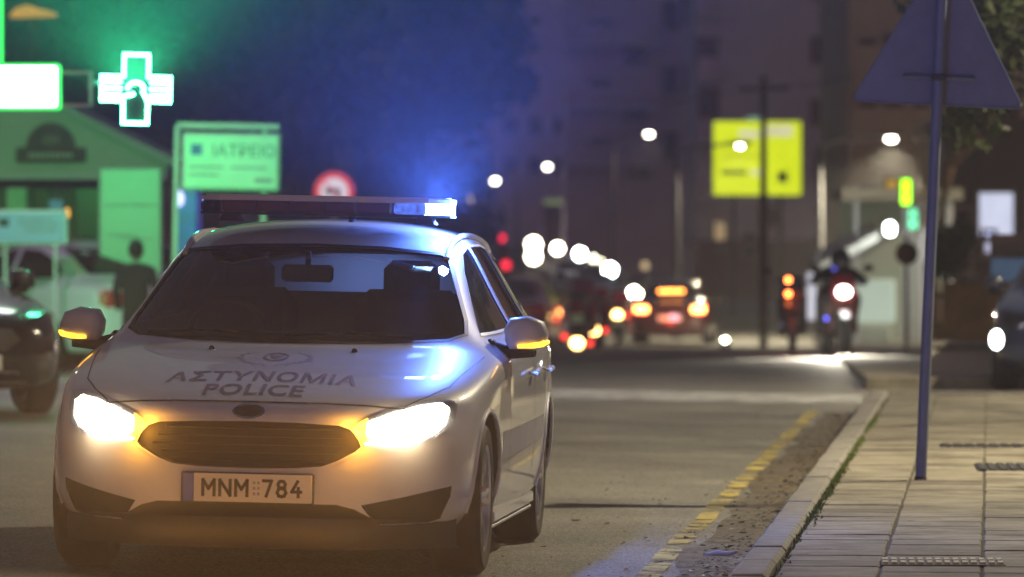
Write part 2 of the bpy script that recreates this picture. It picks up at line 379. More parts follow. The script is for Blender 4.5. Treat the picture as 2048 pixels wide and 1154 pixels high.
# ------------------------------------------------------------------ cars
def car_rows(kind):
    a = [[(0, .03, .69), (.24, .04, .688), (.44, .09, .68), (.60, .19, .67), (.72, .32, .665), (.80, .48, .67)],
         [(0, .13, .745), (.25, .145, .743), (.47, .19, .735), (.64, .29, .73), (.76, .42, .725), (.845, .60, .73)],
         [(0, .50, .83), (.27, .50, .826), (.51, .53, .815), (.68, .58, .80), (.79, .66, .79), (.872, .80, .78)],
         [(0, .90, .895), (.29, .90, .89), (.56, .93, .875), (.72, .97, .86), (.81, 1.02, .85), (.888, 1.08, .835)],
         [(0, 1.16, .925), (.30, 1.18, .923), (.60, 1.27, .918), (.74, 1.36, .912), (.82, 1.40, .90), (.895, 1.40, .865)],
         [(0, 1.22, .94), (.30, 1.245, .94), (.66, 1.38, .94), (.755, 1.47, .945), (.825, 1.52, .92), (.90, 1.55, .875)],
         [(0, 1.62, 1.165), (.29, 1.64, 1.16), (.63, 1.74, 1.13), (.71, 1.78, 1.09), (.815, 1.80, .945), (.905, 1.80, .885)],
         [(0, 1.98, 1.35), (.30, 2.0, 1.343), (.59, 2.08, 1.31), (.655, 2.12, 1.25), (.81, 2.1, .955), (.908, 2.08, .89)],
         [(0, 2.25, 1.43), (.32, 2.25, 1.417), (.58, 2.28, 1.367), (.635, 2.30, 1.29), (.81, 2.28, .96), (.91, 2.28, .895)],
         [(0, 2.7, 1.47), (.33, 2.7, 1.457), (.59, 2.7, 1.41), (.645, 2.7, 1.32), (.815, 2.7, .97), (.912, 2.7, .90)]]
    if kind == 'saloon':
        a += [[(0, 3.2, 1.44), (.32, 3.2, 1.43), (.56, 3.2, 1.385), (.62, 3.2, 1.30), (.81, 3.2, .985), (.91, 3.2, .91)],
              [(0, 3.62, 1.26), (.30, 3.62, 1.25), (.53, 3.60, 1.22), (.60, 3.58, 1.17), (.80, 3.6, .99), (.905, 3.6, .915)],
              [(0, 3.98, 1.03), (.30, 3.98, 1.03), (.56, 3.95, 1.02), (.66, 3.93, 1.01), (.79, 3.95, .98), (.89, 3.95, .91)],
              [(0, 4.30, 1.0), (.30, 4.30, 1.0), (.54, 4.28, .995), (.66, 4.26, .985), (.76, 4.22, .96), (.84, 4.2, .905)],
              [(0, 4.55, .95), (.25, 4.54, .95), (.45, 4.52, .945), (.6, 4.48, .94), (.72, 4.42, .92), (.80, 4.36, .89)]]
    else:
        e = 0 if kind == 'estate' else -.28
        a += [[(0, 3.4 + e, 1.468), (.32, 3.4 + e, 1.453), (.58, 3.4 + e, 1.405), (.64, 3.4 + e, 1.32), (.81, 3.4 + e, .985), (.91, 3.4 + e, .91)],
              [(0, 4.0 + e, 1.435), (.31, 4.0 + e, 1.42), (.565, 4.0 + e, 1.375), (.62, 4.0 + e, 1.29), (.785, 4.0 + e, 1.0), (.885, 4.0 + e, .92)],
              [(0, 4.28 + e, 1.395), (.3, 4.28 + e, 1.38), (.54, 4.27 + e, 1.34), (.59, 4.25 + e, 1.26), (.75, 4.2 + e, 1.0), (.85, 4.2 + e, .92)],
              [(0, 4.46 + e, .98), (.3, 4.46 + e, .98), (.52, 4.43 + e, .98), (.6, 4.41 + e, .98), (.72, 4.36 + e, .97), (.82, 4.32 + e, .92)],
              [(0, 4.56 + e, .88), (.25, 4.55 + e, .88), (.45, 4.53 + e, .88), (.6, 4.49 + e, .88), (.72, 4.43 + e, .88), (.80, 4.36 + e, .88)]]
    return a

def car_shell(kind, levels=3):
    """one closed, smooth body volume"""
    rows = car_rows(kind); n = len(rows); NC = 6
    bm = bmesh.new()
    def V(p, sx):
        key = (round(p[0], 5), round(p[1], 5), round(p[2], 5), 0 if p[0] < 1e-6 else sx)
        if key not in cache: cache[key] = bm.verts.new((p[0] * (sx if p[0] > 1e-6 else 1), p[1], p[2]))
        return cache[key]
    cache = {}
    per = [(0, i) for i in range(NC)] + [(j, NC - 1) for j in range(1, n - 1)] + [(n - 1, i) for i in range(NC - 1, -1, -1)]
    def norm2(k):
        a = Vector(rows[per[max(k - 1, 0)][0]][per[max(k - 1, 0)][1]][:2]); c = Vector(rows[per[min(k + 1, len(per) - 1)][0]][per[min(k + 1, len(per) - 1)][1]][:2])
        t = (c - a); 
        if k == 0: return Vector((0, -1))
        if k == len(per) - 1: return Vector((0, 1))
        return Vector((t.y, -t.x)).normalized()
    ring = []
    for k, (j, i) in enumerate(per):
        p = rows[j][i]; nn = norm2(k); z0 = p[2]; front = j == 0; rear = j == n - 1
        side = not front and not rear
        lv = [(0, z0)]
        if side: lv += [(.006, z0 - .07), (.014, .64), (.014, .42), (-.022, .27), (-.06, .20)]
        elif front: lv += [(.025, z0 - .05), (.045, .56), (.055, .42), (.035, .265), (-.06, .205)]
        else: lv += [(.02, z0 - .07), (.03, .62), (.06, .45), (.03, .28), (-.06, .22)]
        if j in (1,) : lv = [(0, z0), (.012, z0 - .05), (.022, .57), (.025, .42), (-.0, .265), (-.06, .205)]
        ring.append([(max(0, p[0] + nn.x * o) if p[0] > 1e-6 else 0, p[1] + nn.y * o, z) for o, z in lv])
    for sx in (1, -1):
        for j in range(n - 1):
            for i in range(NC - 1):
                q = [V(rows[j][i], sx), V(rows[j][i + 1], sx), V(rows[j + 1][i + 1], sx), V(rows[j + 1][i], sx)]
                bm.faces.new(q if sx > 0 else q[::-1])
        for k in range(len(per) - 1):
            for l in range(len(ring[0]) - 1):
                q = [V(ring[k][l], sx), V(ring[k][l + 1], sx), V(ring[k + 1][l + 1], sx), V(ring[k + 1][l], sx)]
                bm.faces.new(q if sx > 0 else q[::-1])
        # floor: same grid, flat
        L = len(ring[0]) - 1
        def fl(j, i):
            if (j, i) in per: return ring[per.index((j, i))][L]
            e = ring[per.index((j, NC - 1))][L]
            t = i / (NC - 1); f0 = ring[per.index((0, i))][L]; f1 = ring[per.index((n - 1, i))][L]
            s = j / (n - 1)
            return (e[0] * (rows[0][i][0] / rows[0][NC - 1][0]), f0[1] + (f1[1] - f0[1]) * ((rows[j][5][1] - rows[0][5][1]) / (rows[n - 1][5][1] - rows[0][5][1])), .2)
        for j in range(n - 1):
            for i in range(NC - 1):
                q = [V(fl(j, i), sx), V(fl(j, i + 1), sx), V(fl(j + 1, i + 1), sx), V(fl(j + 1, i), sx)]
                if len(set(q)) == 4: bm.faces.new(q[::-1] if sx > 0 else q)
    bmesh.ops.recalc_face_normals(bm, faces=bm.faces)
    me = bpy.data.meshes.new("shell"); bm.to_mesh(me); bm.free()
    o = link("shell", me); md = o.modifiers.new("s", 'SUBSURF'); md.levels = md.render_levels = levels
    dg = bpy.context.evaluated_depsgraph_get(); me2 = bpy.data.meshes.new_from_object(o.evaluated_get(dg))
    bpy.data.objects.remove(o); bpy.data.meshes.remove(me)
    return me2
def bvh_of(me):
    bm = bmesh.new(); bm.from_mesh(me); t = BVHTree.FromBMesh(bm); bm.free(); return t

def patch_mesh(faces2d, bvh, axis, start, sign, off=.004, step=.04, thick=0):
    """flat 2-D outlines laid on a body surface. axis 'y': outline (x,z) cast along sign*y; 'x': (y,z); 'z': (x,y) cast down. -> bmesh"""
    bm = bmesh.new()
    for poly in faces2d:
        bm.faces.new([bm.verts.new((p[0], p[1], 0)) for p in poly])
    bmesh.ops.triangulate(bm, faces=bm.faces) if len(faces2d) > 3 else None
    if step:
        xs = [v.co.x for v in bm.verts]; ys = [v.co.y for v in bm.verts]
        for ax, lo, hi in ((0, min(xs), max(xs)), (1, min(ys), max(ys))):
            k = int((hi - lo) / step)
            for i in range(1, k + 1):
                co = [0, 0, 0]; no = [0, 0, 0]; co[ax] = lo + (hi - lo) * i / (k + 1); no[ax] = 1
                bmesh.ops.bisect_plane(bm, geom=bm.verts[:] + bm.edges[:] + bm.faces[:], plane_co=co, plane_no=no)
    dv = {'y': Vector((0, sign, 0)), 'x': Vector((sign, 0, 0)), 'z': Vector((0, 0, sign))}[axis]
    hitN = {}
    for v in bm.verts:
        a, b2 = v.co.x, v.co.y
        o = {'y': Vector((a, start, b2)), 'x': Vector((start, a, b2)), 'z': Vector((a, b2, start))}[axis]
        loc, nn, _i, _d = bvh.ray_cast(o, dv)
        if loc is None:
            loc, nn, _i, _d = bvh.find_nearest(o + dv * .5)
        if nn.dot(dv) > 0: nn = -nn
        v.co = loc + nn * off
        hitN[v] = nn
    bmesh.ops.recalc_face_normals(bm, faces=bm.faces)
    s = sum((f.normal.dot(-dv) * f.calc_area() for f in bm.faces))
    if s < 0: bmesh.ops.reverse_faces(bm, faces=bm.faces)
    if thick: bmesh.ops.solidify(bm, geom=bm.faces[:], thickness=thick)
    return bm
def patch(name, faces2d, bvh, axis, start, sign, m, parent=None, off=.004, step=.04, thick=0, smooth=50):
    bm = patch_mesh(faces2d, bvh, axis, start, sign, off, step, thick)
    me = bpy.data.meshes.new(name); bm.to_mesh(me); bm.free(); me.materials.append(m)
    me.shade_smooth(); me.set_sharp_from_angle(angle=R(smooth))
    return link(name, me, parent)
def text_faces(txt, size, sx=1, sy=1, off=0, weight=0, spacing=1):
    c = bpy.data.curves.new("t", 'FONT'); c.body = txt; c.size = size; c.align_x = 'CENTER'; c.align_y = 'CENTER'; c.offset = weight; c.resolution_u = 3
    c.space_character = spacing
    o = bpy.data.objects.new("t", c); COL.objects.link(o)
    me = bpy.data.meshes.new_from_object(o.evaluated_get(bpy.context.evaluated_depsgraph_get()))
    tb = bmesh.new(); tb.from_mesh(me); bmesh.ops.triangulate(tb, faces=tb.faces); out = [[(v.co.x * sx, v.co.y * sy) for v in f.verts] for f in tb.faces]; tb.free()
    bpy.data.objects.remove(o); bpy.data.curves.remove(c); bpy.data.meshes.remove(me)
    return out
def flat_text(name, txt, size, m, parent, loc, sx=1, sy=1, weight=0, thick=.003, face=-1):
    """raised lettering on an upright panel facing -y"""
    b = MB()
    for poly in text_faces(txt, size, sx, sy, weight=weight): b.prism(poly, 0, -thick, 'y')
    return b.build(name, m, parent, loc, smooth=0)

def wheel_meshes(r=.318, w=.215, spokes=5, rimm=None):
    t = MB(); h = w / 2
    t.lathe([(.215, -h * .9), (.235, -h), (r - .03, -h), (r - .008, -h * .82), (r, -h * .6), (r, h * .6), (r - .008, h * .82), (r - .03, h), (.235, h), (.215, h * .9), (.215, -h * .9)], axis='x', n=40)
    q = MB()
    q.lathe([(.218, -h * .85), (.222, -h * .95), (.20, -h * .95), (.195, -h * .5), (.19, h * .55), (.202, h * .9), (.222, h * .96), (.218, h * .85)], axis='x', n=40)
    q.lathe([(.001, h * .74), (.03, h * .74), (.045, h * .66), (.045, h * .3), (.001, h * .3)], axis='x', n=20)
    for k in range(spokes):
        for d in (-.13, .13):
            a = 2 * math.pi * k / spokes; a2 = a + d
            p0 = Vector((h * .55, math.cos(a) * .035, math.sin(a) * .035)); p1 = Vector((h * .78, math.cos(a2) * .2, math.sin(a2) * .2))
            q.tube([p0, (p0 + p1) / 2 + Vector((h * .12, 0, 0)), p1], [.017, .015, .016], 6)
    d = MB(); d.lathe([(.001, -h * .1), (.19, -h * .1), (.19, -h * .3), (.001, -h * .3)], axis='x', n=24)
    return t.mesh("tyre", M['rubber']), q.mesh("rim", rimm or M['rim']), d.mesh("brake_disc", M['darksteel'])
WHEEL = wheel_meshes()
def add_wheels(root, xs=.79, ys=(.9, 3.55), z=.318, steer=0):
    for y in ys:
        for s in (1, -1):
            w = link("wheel", None, root, (s * xs, y, z), (0, 0, (0 if s > 0 else math.pi) + (steer if y == ys[0] else 0)))
            link("tyre", WHEEL[0], w); link("rim", WHEEL[1], w); link("brake_disc", WHEEL[2], w)

def boolean(o, cut, op='DIFFERENCE'):
    md = o.modifiers.new("b", 'BOOLEAN'); md.object = cut; md.operation = op; md.solver = 'EXACT'
    dg = bpy.context.evaluated_depsgraph_get(); me = bpy.data.meshes.new_from_object(o.evaluated_get(dg))
    o.modifiers.clear(); o.data = me; bpy.data.objects.remove(cut)

SHELL = {k: car_shell(k, 3) for k in ('estate', 'hatch', 'saloon')}
BVH = {k: bvh_of(SHELL[k]) for k in SHELL}
SPAN = {'estate': 4.58, 'hatch': 4.3, 'saloon': 4.6}

def mirror_poly(p): return [(-a, b) for a, b in reversed(p)]
SIDEWIN = {'estate': [[(1.66, .985), (2.14, 1.245), (2.36, 1.315), (2.62, 1.345), (2.645, 1.0)],
                      [(2.73, 1.0), (2.715, 1.348), (3.2, 1.35), (3.42, 1.335), (3.56, 1.04), (3.5, 1.015)],
                      [(3.66, 1.05), (3.53, 1.325), (3.92, 1.28), (4.03, 1.22), (4.05, 1.10)]],
           'hatch': [[(1.66, .985), (2.14, 1.245), (2.36, 1.315), (2.62, 1.345), (2.645, 1.0)],
                     [(2.73, 1.0), (2.715, 1.348), (3.1, 1.335), (3.38, 1.27), (3.55, 1.10), (3.5, 1.02)]],
           'saloon': [[(1.66, .985), (2.14, 1.245), (2.36, 1.315), (2.60, 1.34), (2.625, 1.0)],
                      [(2.71, 1.0), (2.69, 1.34), (3.0, 1.325), (3.35, 1.22), (3.58, 1.08), (3.5, 1.02)]]}
WS = [(-.715, .985), (-.655, .962), (-.4, .948), (0, .943), (.4, .948), (.655, .962), (.715, .985), (.70, 1.04), (.585, 1.285), (.555, 1.312), (.3, 1.335), (0, 1.342), (-.3, 1.335), (-.555, 1.312), (-.585, 1.285), (-.70, 1.04)]
RW = {'estate': [(-.52, 1.03), (.52, 1.03), (.49, 1.30), (.45, 1.325), (-.45, 1.325), (-.49, 1.30)],
      'hatch': [(-.52, 1.03), (.52, 1.03), (.49, 1.30), (.45, 1.325), (-.45, 1.325), (-.49, 1.30)],
      'saloon': [(-.56, 1.06), (.56, 1.06), (.50, 1.32), (.46, 1.345), (-.46, 1.345), (-.50, 1.32)]}
HL = [(.405, .628), (.47, .668), (.56, .70), (.66, .728), (.745, .742), (.79, .735), (.785, .66), (.76, .605), (.66, .572), (.56, .562), (.455, .556), (.43, .59)]
TAIL = [(.50, .86), (.70, .90), (.77, .90), (.775, .74), (.70, .70), (.52, .72)]

def mirror_wing(root, s, m, sig=None):
    x0 = s * .87
    mr = link("wing_mirror", None, root, (x0, 1.72, .955))
    b = MB(); pr = [(-.0, .0), (.02, -.035), (.13, -.04), (.175, -.02), (.185, .03), (.165, .085), (.10, .108), (.02, .098), (-.005, .05)]
    n = len(pr); secs = []
    for yy, k in ((-.055, .45), (-.045, .80), (-.02, .97), (.02, 1.0), (.07, 1.0), (.09, .96)):
        secs.append([(s * (.085 + (p[0] - .085) * k), yy, .035 + (p[1] - .035) * k) for p in pr])
    v = [p for q in secs for p in q]
    f = [(i * n + j, i * n + (j + 1) % n, (i + 1) * n + (j + 1) % n, (i + 1) * n + j) for i in range(len(secs) - 1) for j in range(n)]
    f += [tuple(range(n))[::-1], tuple(range((len(secs) - 1) * n, len(secs) * n))]
    b.add(v, f); b.build("mirror_housing", m, mr, smooth=70)
    b = MB(); b.tube([(s * -.06, .03, -.035), (s * .02, .03, -.05), (s * .13, .0, -.045)], [.035, .03, .022], 10)
    b.box((s * -.06, .02, -.02), (.03, .14, .06), bev=.012)
    b.build("mirror_foot", M['black'], mr, smooth=60)
    if sig:
        b = MB(); b.tube([(s * .06, -.055, -.022), (s * .12, -.056, -.018), (s * .168, -.035, -.008), (s * .186, .01, .0)], [.007, .011, .013, .008], 8)
        b.build("mirror_indicator", sig, mr, smooth=60)

def simple_car(name, kind, label, loc, rz, paint, head=None, tail=None, group=None, cat="car", seen='front', plate=True):
    root = thing(name, label, cat, loc, rz, group)
    me = SHELL[kind].copy(); me.materials.clear(); me.materials.append(paint); me.materials.append(M['black'])
    o = link("body", me, root); me.shade_smooth()
    for y in (.9, 3.55):
        cut = MB().lathe([(.001, -1.2), (.352, -1.2), (.352, 1.2), (.001, 1.2)], axis='x', n=36).build("c", [M['black'], M['black']]); cut.location = (0, y, .32)
        for p in cut.data.polygons: p.material_index = 1
        bpy.context.view_layer.update(); boolean(o, cut)
    bv = BVH[kind]
    patch("windscreen", [WS], bv, 'y', -1, 1, M['windowdark'], root, .004, .1)
    patch("rear_window", [RW[kind]], bv, 'y', 6, -1, M['windowdark'], root, .004, .1)
    for s in (1, -1):
        for w in SIDEWIN[kind]: patch("side_window", [w], bv, 'x', 2 * s, -s, M['windowdark'], root, .004, .12)
        hl = HL if s > 0 else mirror_poly(HL); tl = TAIL if s > 0 else mirror_poly(TAIL)
        patch("headlight", [hl], bv, 'y', -1, 1, head or M['blackgloss'], root, .006, .06, .0)
        patch("tail_light", [tl], bv, 'y', 6, -1, tail or M['signred'], root, .006, .06)
        mirror_wing(root, s, paint)
    patch("grille", [[(-.36, .64), (.36, .64), (.42, .56), (.3, .48), (-.3, .48), (-.42, .56)]], bv, 'y', -1, 1, M['black'], root, .005, .08)
    patch("lower_intake", [[(-.4, .34), (.4, .34), (.5, .25), (-.5, .25)]], bv, 'y', -1, 1, M['black'], root, .005, .1)
    b = MB(); L = SPAN[kind]
    if plate:
        b.box((0, L + .075, .60), (.52, .012, .11), bev=.003); b.build("number_plate", M['platewhite'], root)
        MB().box((0, -.05, .40), (.52, .012, .11), bev=.003).build("number_plate", M['platewhite'], root)
    add_wheels(root, .79, (.9, 3.55))
    return root

# ---------------------------------------------------------------- the police car
CARX = (488 - CX) / FPX * 22.7
pc = thing("police_car", "white police estate car with blue roof light bar lit and amber headlights on", "police car", (CARX, 22.7, road_z(CARX, 22.7)), R(-5.1))
pc.rotation_euler = (0, R(1.15), R(-5.1))
E_ = bpy.data.materials
em_white = emit("headlight_white", (1, .88, .66), 110)
em_amber = emit("amber_indicator", (1, .42, .02), 14)
em_amber2 = emit("mirror_amber", (1, .45, .03), 3.2, .5, 30)
em_blue = emit("blue_led", (.25, .52, 1), 36)
em_blue_dim = emit("blue_led_dim", (.10, .22, 1), .9, .7, 40)
me = SHELL['estate'].copy(); me.materials.clear()
for q in (M['carwhite'], M['black'], M['fabric']): me.materials.append(q)
body = link("body", me, None)
def cutter(mb, idx):
    o = mb.build("c", [M['carwhite'], M['black'], M['fabric']], smooth=0)
    for p in o.data.polygons: p.material_index = idx
    bpy.context.view_layer.update(); return o
for y in (.9, 3.55):
    for s in (1, -1):
        boolean(body, cutter(MB().lathe([(.001, s * .52), (.348, s * .52), (.348, s * 1.2), (.001, s * 1.2)], (0, y, .325), 'x', 48), 1))
# cabin hollow
secs = [(1.48, .6, .965, .70, .66), (1.75, .45, 1.12, .80, .60), (2.05, .42, 1.285, .83, .55), (2.4, .40, 1.375, .84, .53), (3.3, .42, 1.40, .84, .53), (3.9, .6, 1.35, .78, .50), (4.22, .7, 1.29, .70, .46), (4.36, .75, 1.0, .62, .52)]
b = MB(); v = []
for y, z0, z1, wb, wt in secs:
    zb = min(.95, z1 - .02)
    v += [(-wb * .9, y, z0), (wb * .9, y, z0), (wb - .02, y, zb), (wt, y, z1), (-wt, y, z1), (-wb + .02, y, zb)]
f = [(i * 6 + j, i * 6 + (j + 1) % 6, (i + 1) * 6 + (j + 1) % 6, (i + 1) * 6 + j) for i in range(len(secs) - 1) for j in range(6)]
f += [tuple(range(6))[::-1], tuple(range((len(secs) - 1) * 6, len(secs) * 6))]
b.add(v, f); boolean(body, cutter(b, 2))
boolean(body, cutter(MB().prism(WS, .9, 2.16), 1))
boolean(body, cutter(MB().prism(RW['estate'], 4.1, 5), 1))
for s in (1, -1):
    for w in SIDEWIN['estate']: boolean(body, cutter(MB().prism(w, s * .48, s * 1.1, 'x'), 1))
GR = [(-.452, .552), (-.437, .592), (-.405, .622), (-.36, .636), (-.2, .644), (0, .647), (.2, .644), (.36, .636), (.405, .622), (.437, .592), (.452, .552), (.43, .532), (.36, .494), (.30, .472), (.2, .463), (0, .459), (-.2, .463), (-.30, .472), (-.36, .494), (-.43, .532)]
boolean(body, cutter(MB().prism(GR, -.5, .10), 1))
LI = [(-.57, .222), (-.50, .262), (-.43, .302), (-.36, .320), (0, .325), (.36, .320), (.43, .302), (.50, .262), (.57, .222), (.50, .212), (-.50, .212)]
boolean(body, cutter(MB().prism([(-.57, .15), (-.57, .222), (-.50, .262), (-.43, .302), (-.36, .320), (0, .325), (.36, .320), (.43, .302), (.50, .262), (.57, .222), (.57, .15)], -.5, .16), 1))
FO = [(.455, .318), (.62, .352), (.79, .392), (.785, .35), (.745, .258), (.70, .244), (.53, .240), (.50, .252)]
FDEP = .06
for s in (1, -1):
    p = FO if s > 0 else mirror_poly(FO)
    ys = [BVH['estate'].ray_cast(Vector((a, -1, c)), Vector((0, 1, 0)))[0].y for a, c in p]
    t = MB(); n = len(p)
    t.add([(a, -.5, c) for a, c in p] + [(a, yy + FDEP, c) for (a, c), yy in zip(p, ys)], [tuple(range(n))[::-1], tuple(range(n, 2 * n))] + [(i, (i + 1) % n, n + (i + 1) % n, n + i) for i in range(n)])
    boolean(body, cutter(t, 1))
body.parent = pc
body.data.shade_smooth(); body.data.set_sharp_from_angle(angle=R(38))
bv = BVH['estate']
def P_(name, faces, axis, m, parent=pc, off=.004, step=.04, thick=0, s=1):
    st, sg = {'y': (-1, 1), 'x': (2 * s, -s), 'z': (3, -1), 'r': (6, -1)}[axis]
    return patch(name, faces, bv, 'y' if axis == 'r' else axis, st, sg, m, parent, off, step, thick)
P_("windscreen", [WS], 'y', M['winglass'], off=-.004)
P_("rear_window", [RW['estate']], 'r', M['rearglass'], off=-.006)
def ring_poly(poly, k):
    cx = sum(p[0] for p in poly) / len(poly); cz = sum(p[1] for p in poly) / len(poly)
    out = []
    for i, p in enumerate(poly):
        q = (cx + (p[0] - cx) * k[0], cz + (p[1] - cz) * k[1]); out.append(q)
    n = len(poly)
    return [[poly[i], poly[(i + 1) % n], out[(i + 1) % n], out[i]] for i in range(n)]
P_("windscreen_seal", ring_poly(WS, (1.022, 1.05)), 'y', M['black'], off=.002, step=.05)
for s in (1, -1):
    for w in SIDEWIN['estate']:
        P_("side_window", [w], 'x', M['sideglass'], off=-.004, step=.08, s=s)
        P_("window_trim", ring_poly(w, (1.035, 1.06)), 'x', M['steel'], off=.003, step=.08, s=s)
# headlights: lens, projector, amber strip
for s in (1, -1):
    h = HL if s > 0 else mirror_poly(HL)
    hl = P_("headlight", [h], 'y', M['clearlens'], off=.008, step=.05)
    core = [(.47, .645), (.56, .683), (.66, .712), (.735, .722), (.765, .70), (.755, .64), (.72, .602), (.62, .585), (.52, .578), (.47, .60)]
    P_("headlamp", [core if s > 0 else mirror_poly(core)], 'y', em_white, hl, .003, .04)
    amb = [(.412, .628), (.47, .664), (.47, .57), (.458, .56), (.434, .59)]
    P_("indicator", [amb if s > 0 else mirror_poly(amb)], 'y', em_amber, hl, .0035, .04)
    drl = [(.458, .565), (.56, .572), (.66, .584), (.70, .592), (.66, .576), (.56, .564)]
    P_("running_light", [drl if s > 0 else mirror_poly(drl)], 'y', em_white, hl, .0045, .04)
    yv = bv.ray_cast(Vector((s * .63, -1, .65)), Vector((0, 1, 0)))[0].y
    lamp("headlight_beam", 'SPOT', (s * .63, yv - .03, .65), (1, .66, .32), 1000, pc, (R(-72), 0, 0), .06, 100, 1)
    yv = bv.ray_cast(Vector((s * .45, -1, .61)), Vector((0, 1, 0)))[0].y
    lamp("indicator_glow", 'SPOT', (s * .45, yv - .03, .61), (1, .40, .03), 1000, pc, (R(-68), 0, 0), .05, 110, 1)
    lamp("indicator_bloom", 'POINT', (s * .445, yv - .05, .61), (1, .40, .03), 3.4, pc, None, .045)  # added lamp before the lens, gives a bloom-like amber spill
    yv = bv.ray_cast(Vector((s * .63, -1, .65)), Vector((0, 1, 0)))[0].y
    lamp("headlight_bloom", 'POINT', (s * .63, yv - .07, .65), (1, .72, .38), 4.6, pc, None, .06)  # added lamp before the lens, gives a bloom-like warm spill
    mirror_wing(pc, s, M['carwhite'], em_amber2)
    tl = TAIL if s > 0 else mirror_poly(TAIL)
    P_("tail_light", [tl], 'r', M['signred'], off=.006, step=.06)
    # fog lamp pocket inserts, body sensors
    f0 = [(.50, .30), (.60, .318), (.62, .268), (.53, .262)]
# bonnet shut line, creases, nozzles, badge
shut = [(-.62, .702), (-.45, .716), (-.30, .722), (0, .724), (.30, .722), (.45, .716), (.62, .702)]
P_("bonnet_gap", [[a, b_, (b_[0], b_[1] - .006), (a[0], a[1] - .006)] for a, b_ in zip(shut, shut[1:])], 'y', M['black'], off=.0015, step=.05)
for s in (1, -1):
    ln = [(.60, .25), (.68, .42), (.745, .62), (.775, .9), (.80, 1.15), (.815, 1.36)]
    P_("bonnet_gap", [[(s * a[0], a[1]), (s * c[0], c[1]), (s * (c[0] + .006), c[1]), (s * (a[0] + .006), a[1])] for a, c in zip(ln, ln[1:])], 'z', M['black'], off=.001, step=.05)
    cr = [(.30, .22), (.36, .6), (.44, 1.1)]
    no = MB().lathe([(.001, .016), (.008, .014), (.013, .006), (.014, -.004)], n=12)
    q = bv.ray_cast(Vector((s * .30, 1.07, 3)), Vector((0, 0, -1)))[0]
    no.build("washer_nozzle", M['black'], pc, tuple(q))
ov = [(math.cos(2 * math.pi * k / 28) * .058, .682 + math.sin(2 * math.pi * k / 28) * .0225) for k in range(28)]
bd = P_("badge", [ov], 'y', mat('dark_badge', (.03, .028, .04), .3), off=.007, step=0.03)
P_("badge_rim", ring_poly(ov, (1.12, 1.22)), 'y', M['chrome'], bd, off=.007, step=0.05)
# lettering on the bonnet (laid from above on its slope)
def wrap(faces, cx, cy, k=0): return [[(p[0] + cx, p[1] + cy + k * p[0] * p[0]) for p in q] for q in faces]
BON1, BON2, CREST = .44, .235, .86
P_("bonnet_lettering", wrap(text_faces("ΑΣΤΥΝΟΜΙΑ", .2, .62, 1.1, weight=.004, spacing=1.06), 0, BON1), 'z', M['decal'], off=.002, step=.05)
P_("bonnet_lettering", wrap(text_faces("POLICE", .2, .60, 1.05, weight=.004, spacing=1.06), -.01, BON2), 'z', M['decal'], off=.002, step=.05)
cr = []
for k in range(12):                                  # shield ring
    a0, a1 = 2 * math.pi * k / 12, 2 * math.pi * (k + 1) / 12
    cr.append([(math.cos(a0) * .055, CREST + math.sin(a0) * .10), (math.cos(a1) * .055, CREST + math.sin(a1) * .10), (math.cos(a1) * .042, CREST + math.sin(a1) * .08), (math.cos(a0) * .042, CREST + math.sin(a0) * .08)])
cr.append([(-.03, CREST + .03), (.03, CREST + .03), (.02, CREST - .03), (0, CREST - .05), (-.02, CREST - .03)])
P_("bonnet_crest", cr, 'z', M['decal'], off=.002, step=.05)
lv = []
for s in (1, -1):
    for k in range(7):
        t = k / 6; a = R(-70 + 125 * t); cxp, cyp = s * math.cos(a) * (.10 + .05 * t), CREST - .03 + math.sin(a) * .14
        for d in (-1, 1):
            e = a + d * .7
            lv.append([(cxp, cyp), (cxp + s * math.cos(e + .3) * .022, cyp + math.sin(e + .3) * .03), (cxp + s * math.cos(e) * .048, cyp + math.sin(e) * .06), (cxp + s * math.cos(e - .3) * .022, cyp + math.sin(e - .3) * .03)])
P_("crest_wreath", lv, 'z', M['decal_soft'], off=.002, step=.06)
# grille bars, plate
b = MB()
for k in range(5):
    zz = .49 + k * .032; w = .40 - abs(zz - .56) * 1.1
    b.tube([(-w, .098, zz), (-w * .5, .075, zz), (0, .07, zz), (w * .5, .075, zz), (w, .098, zz)], .0045, 6)
b.build("grille", M['black'], pc)
b = MB(); P_("grille_surround", ring_poly(GR, (1.03, 1.07)), 'y', M['carwhite'], off=.004, step=.05)
npl = link("number_plate", None, pc, (0.012, -.044, .382))
MB().box((-.0, .006, 0), (.535, .012, .125), bev=.004).build("plate_holder", M['black'], npl)
MB().box((.022, -.003, 0), (.474, .008, .112), bev=.002).build("plate_face", M['platewhite'], npl)
MB().box((-.238, -.003, 0), (.044, .008, .112), bev=.002).build("plate_band", M['plateblue'], npl)
GLY = {'M': [[(0, 0), (0, 1), (.5, .42), (1, 1), (1, 0)]], 'N': [[(0, 0), (0, 1), (1, 0), (1, 1)]], '7': [[(0, 1), (1, 1), (.38, 0)]], '4': [[(.62, 1), (0, .32), (1, .32)], [(.70, .58), (.70, 0)]],
       '8': [[(.5, .54), (.15, .62), (.08, .8), (.25, .97), (.5, 1), (.75, .97), (.92, .8), (.85, .62), (.5, .54), (.12, .45), (0, .25), (.18, .04), (.5, 0), (.82, .04), (1, .25), (.88, .45), (.5, .54)]]}
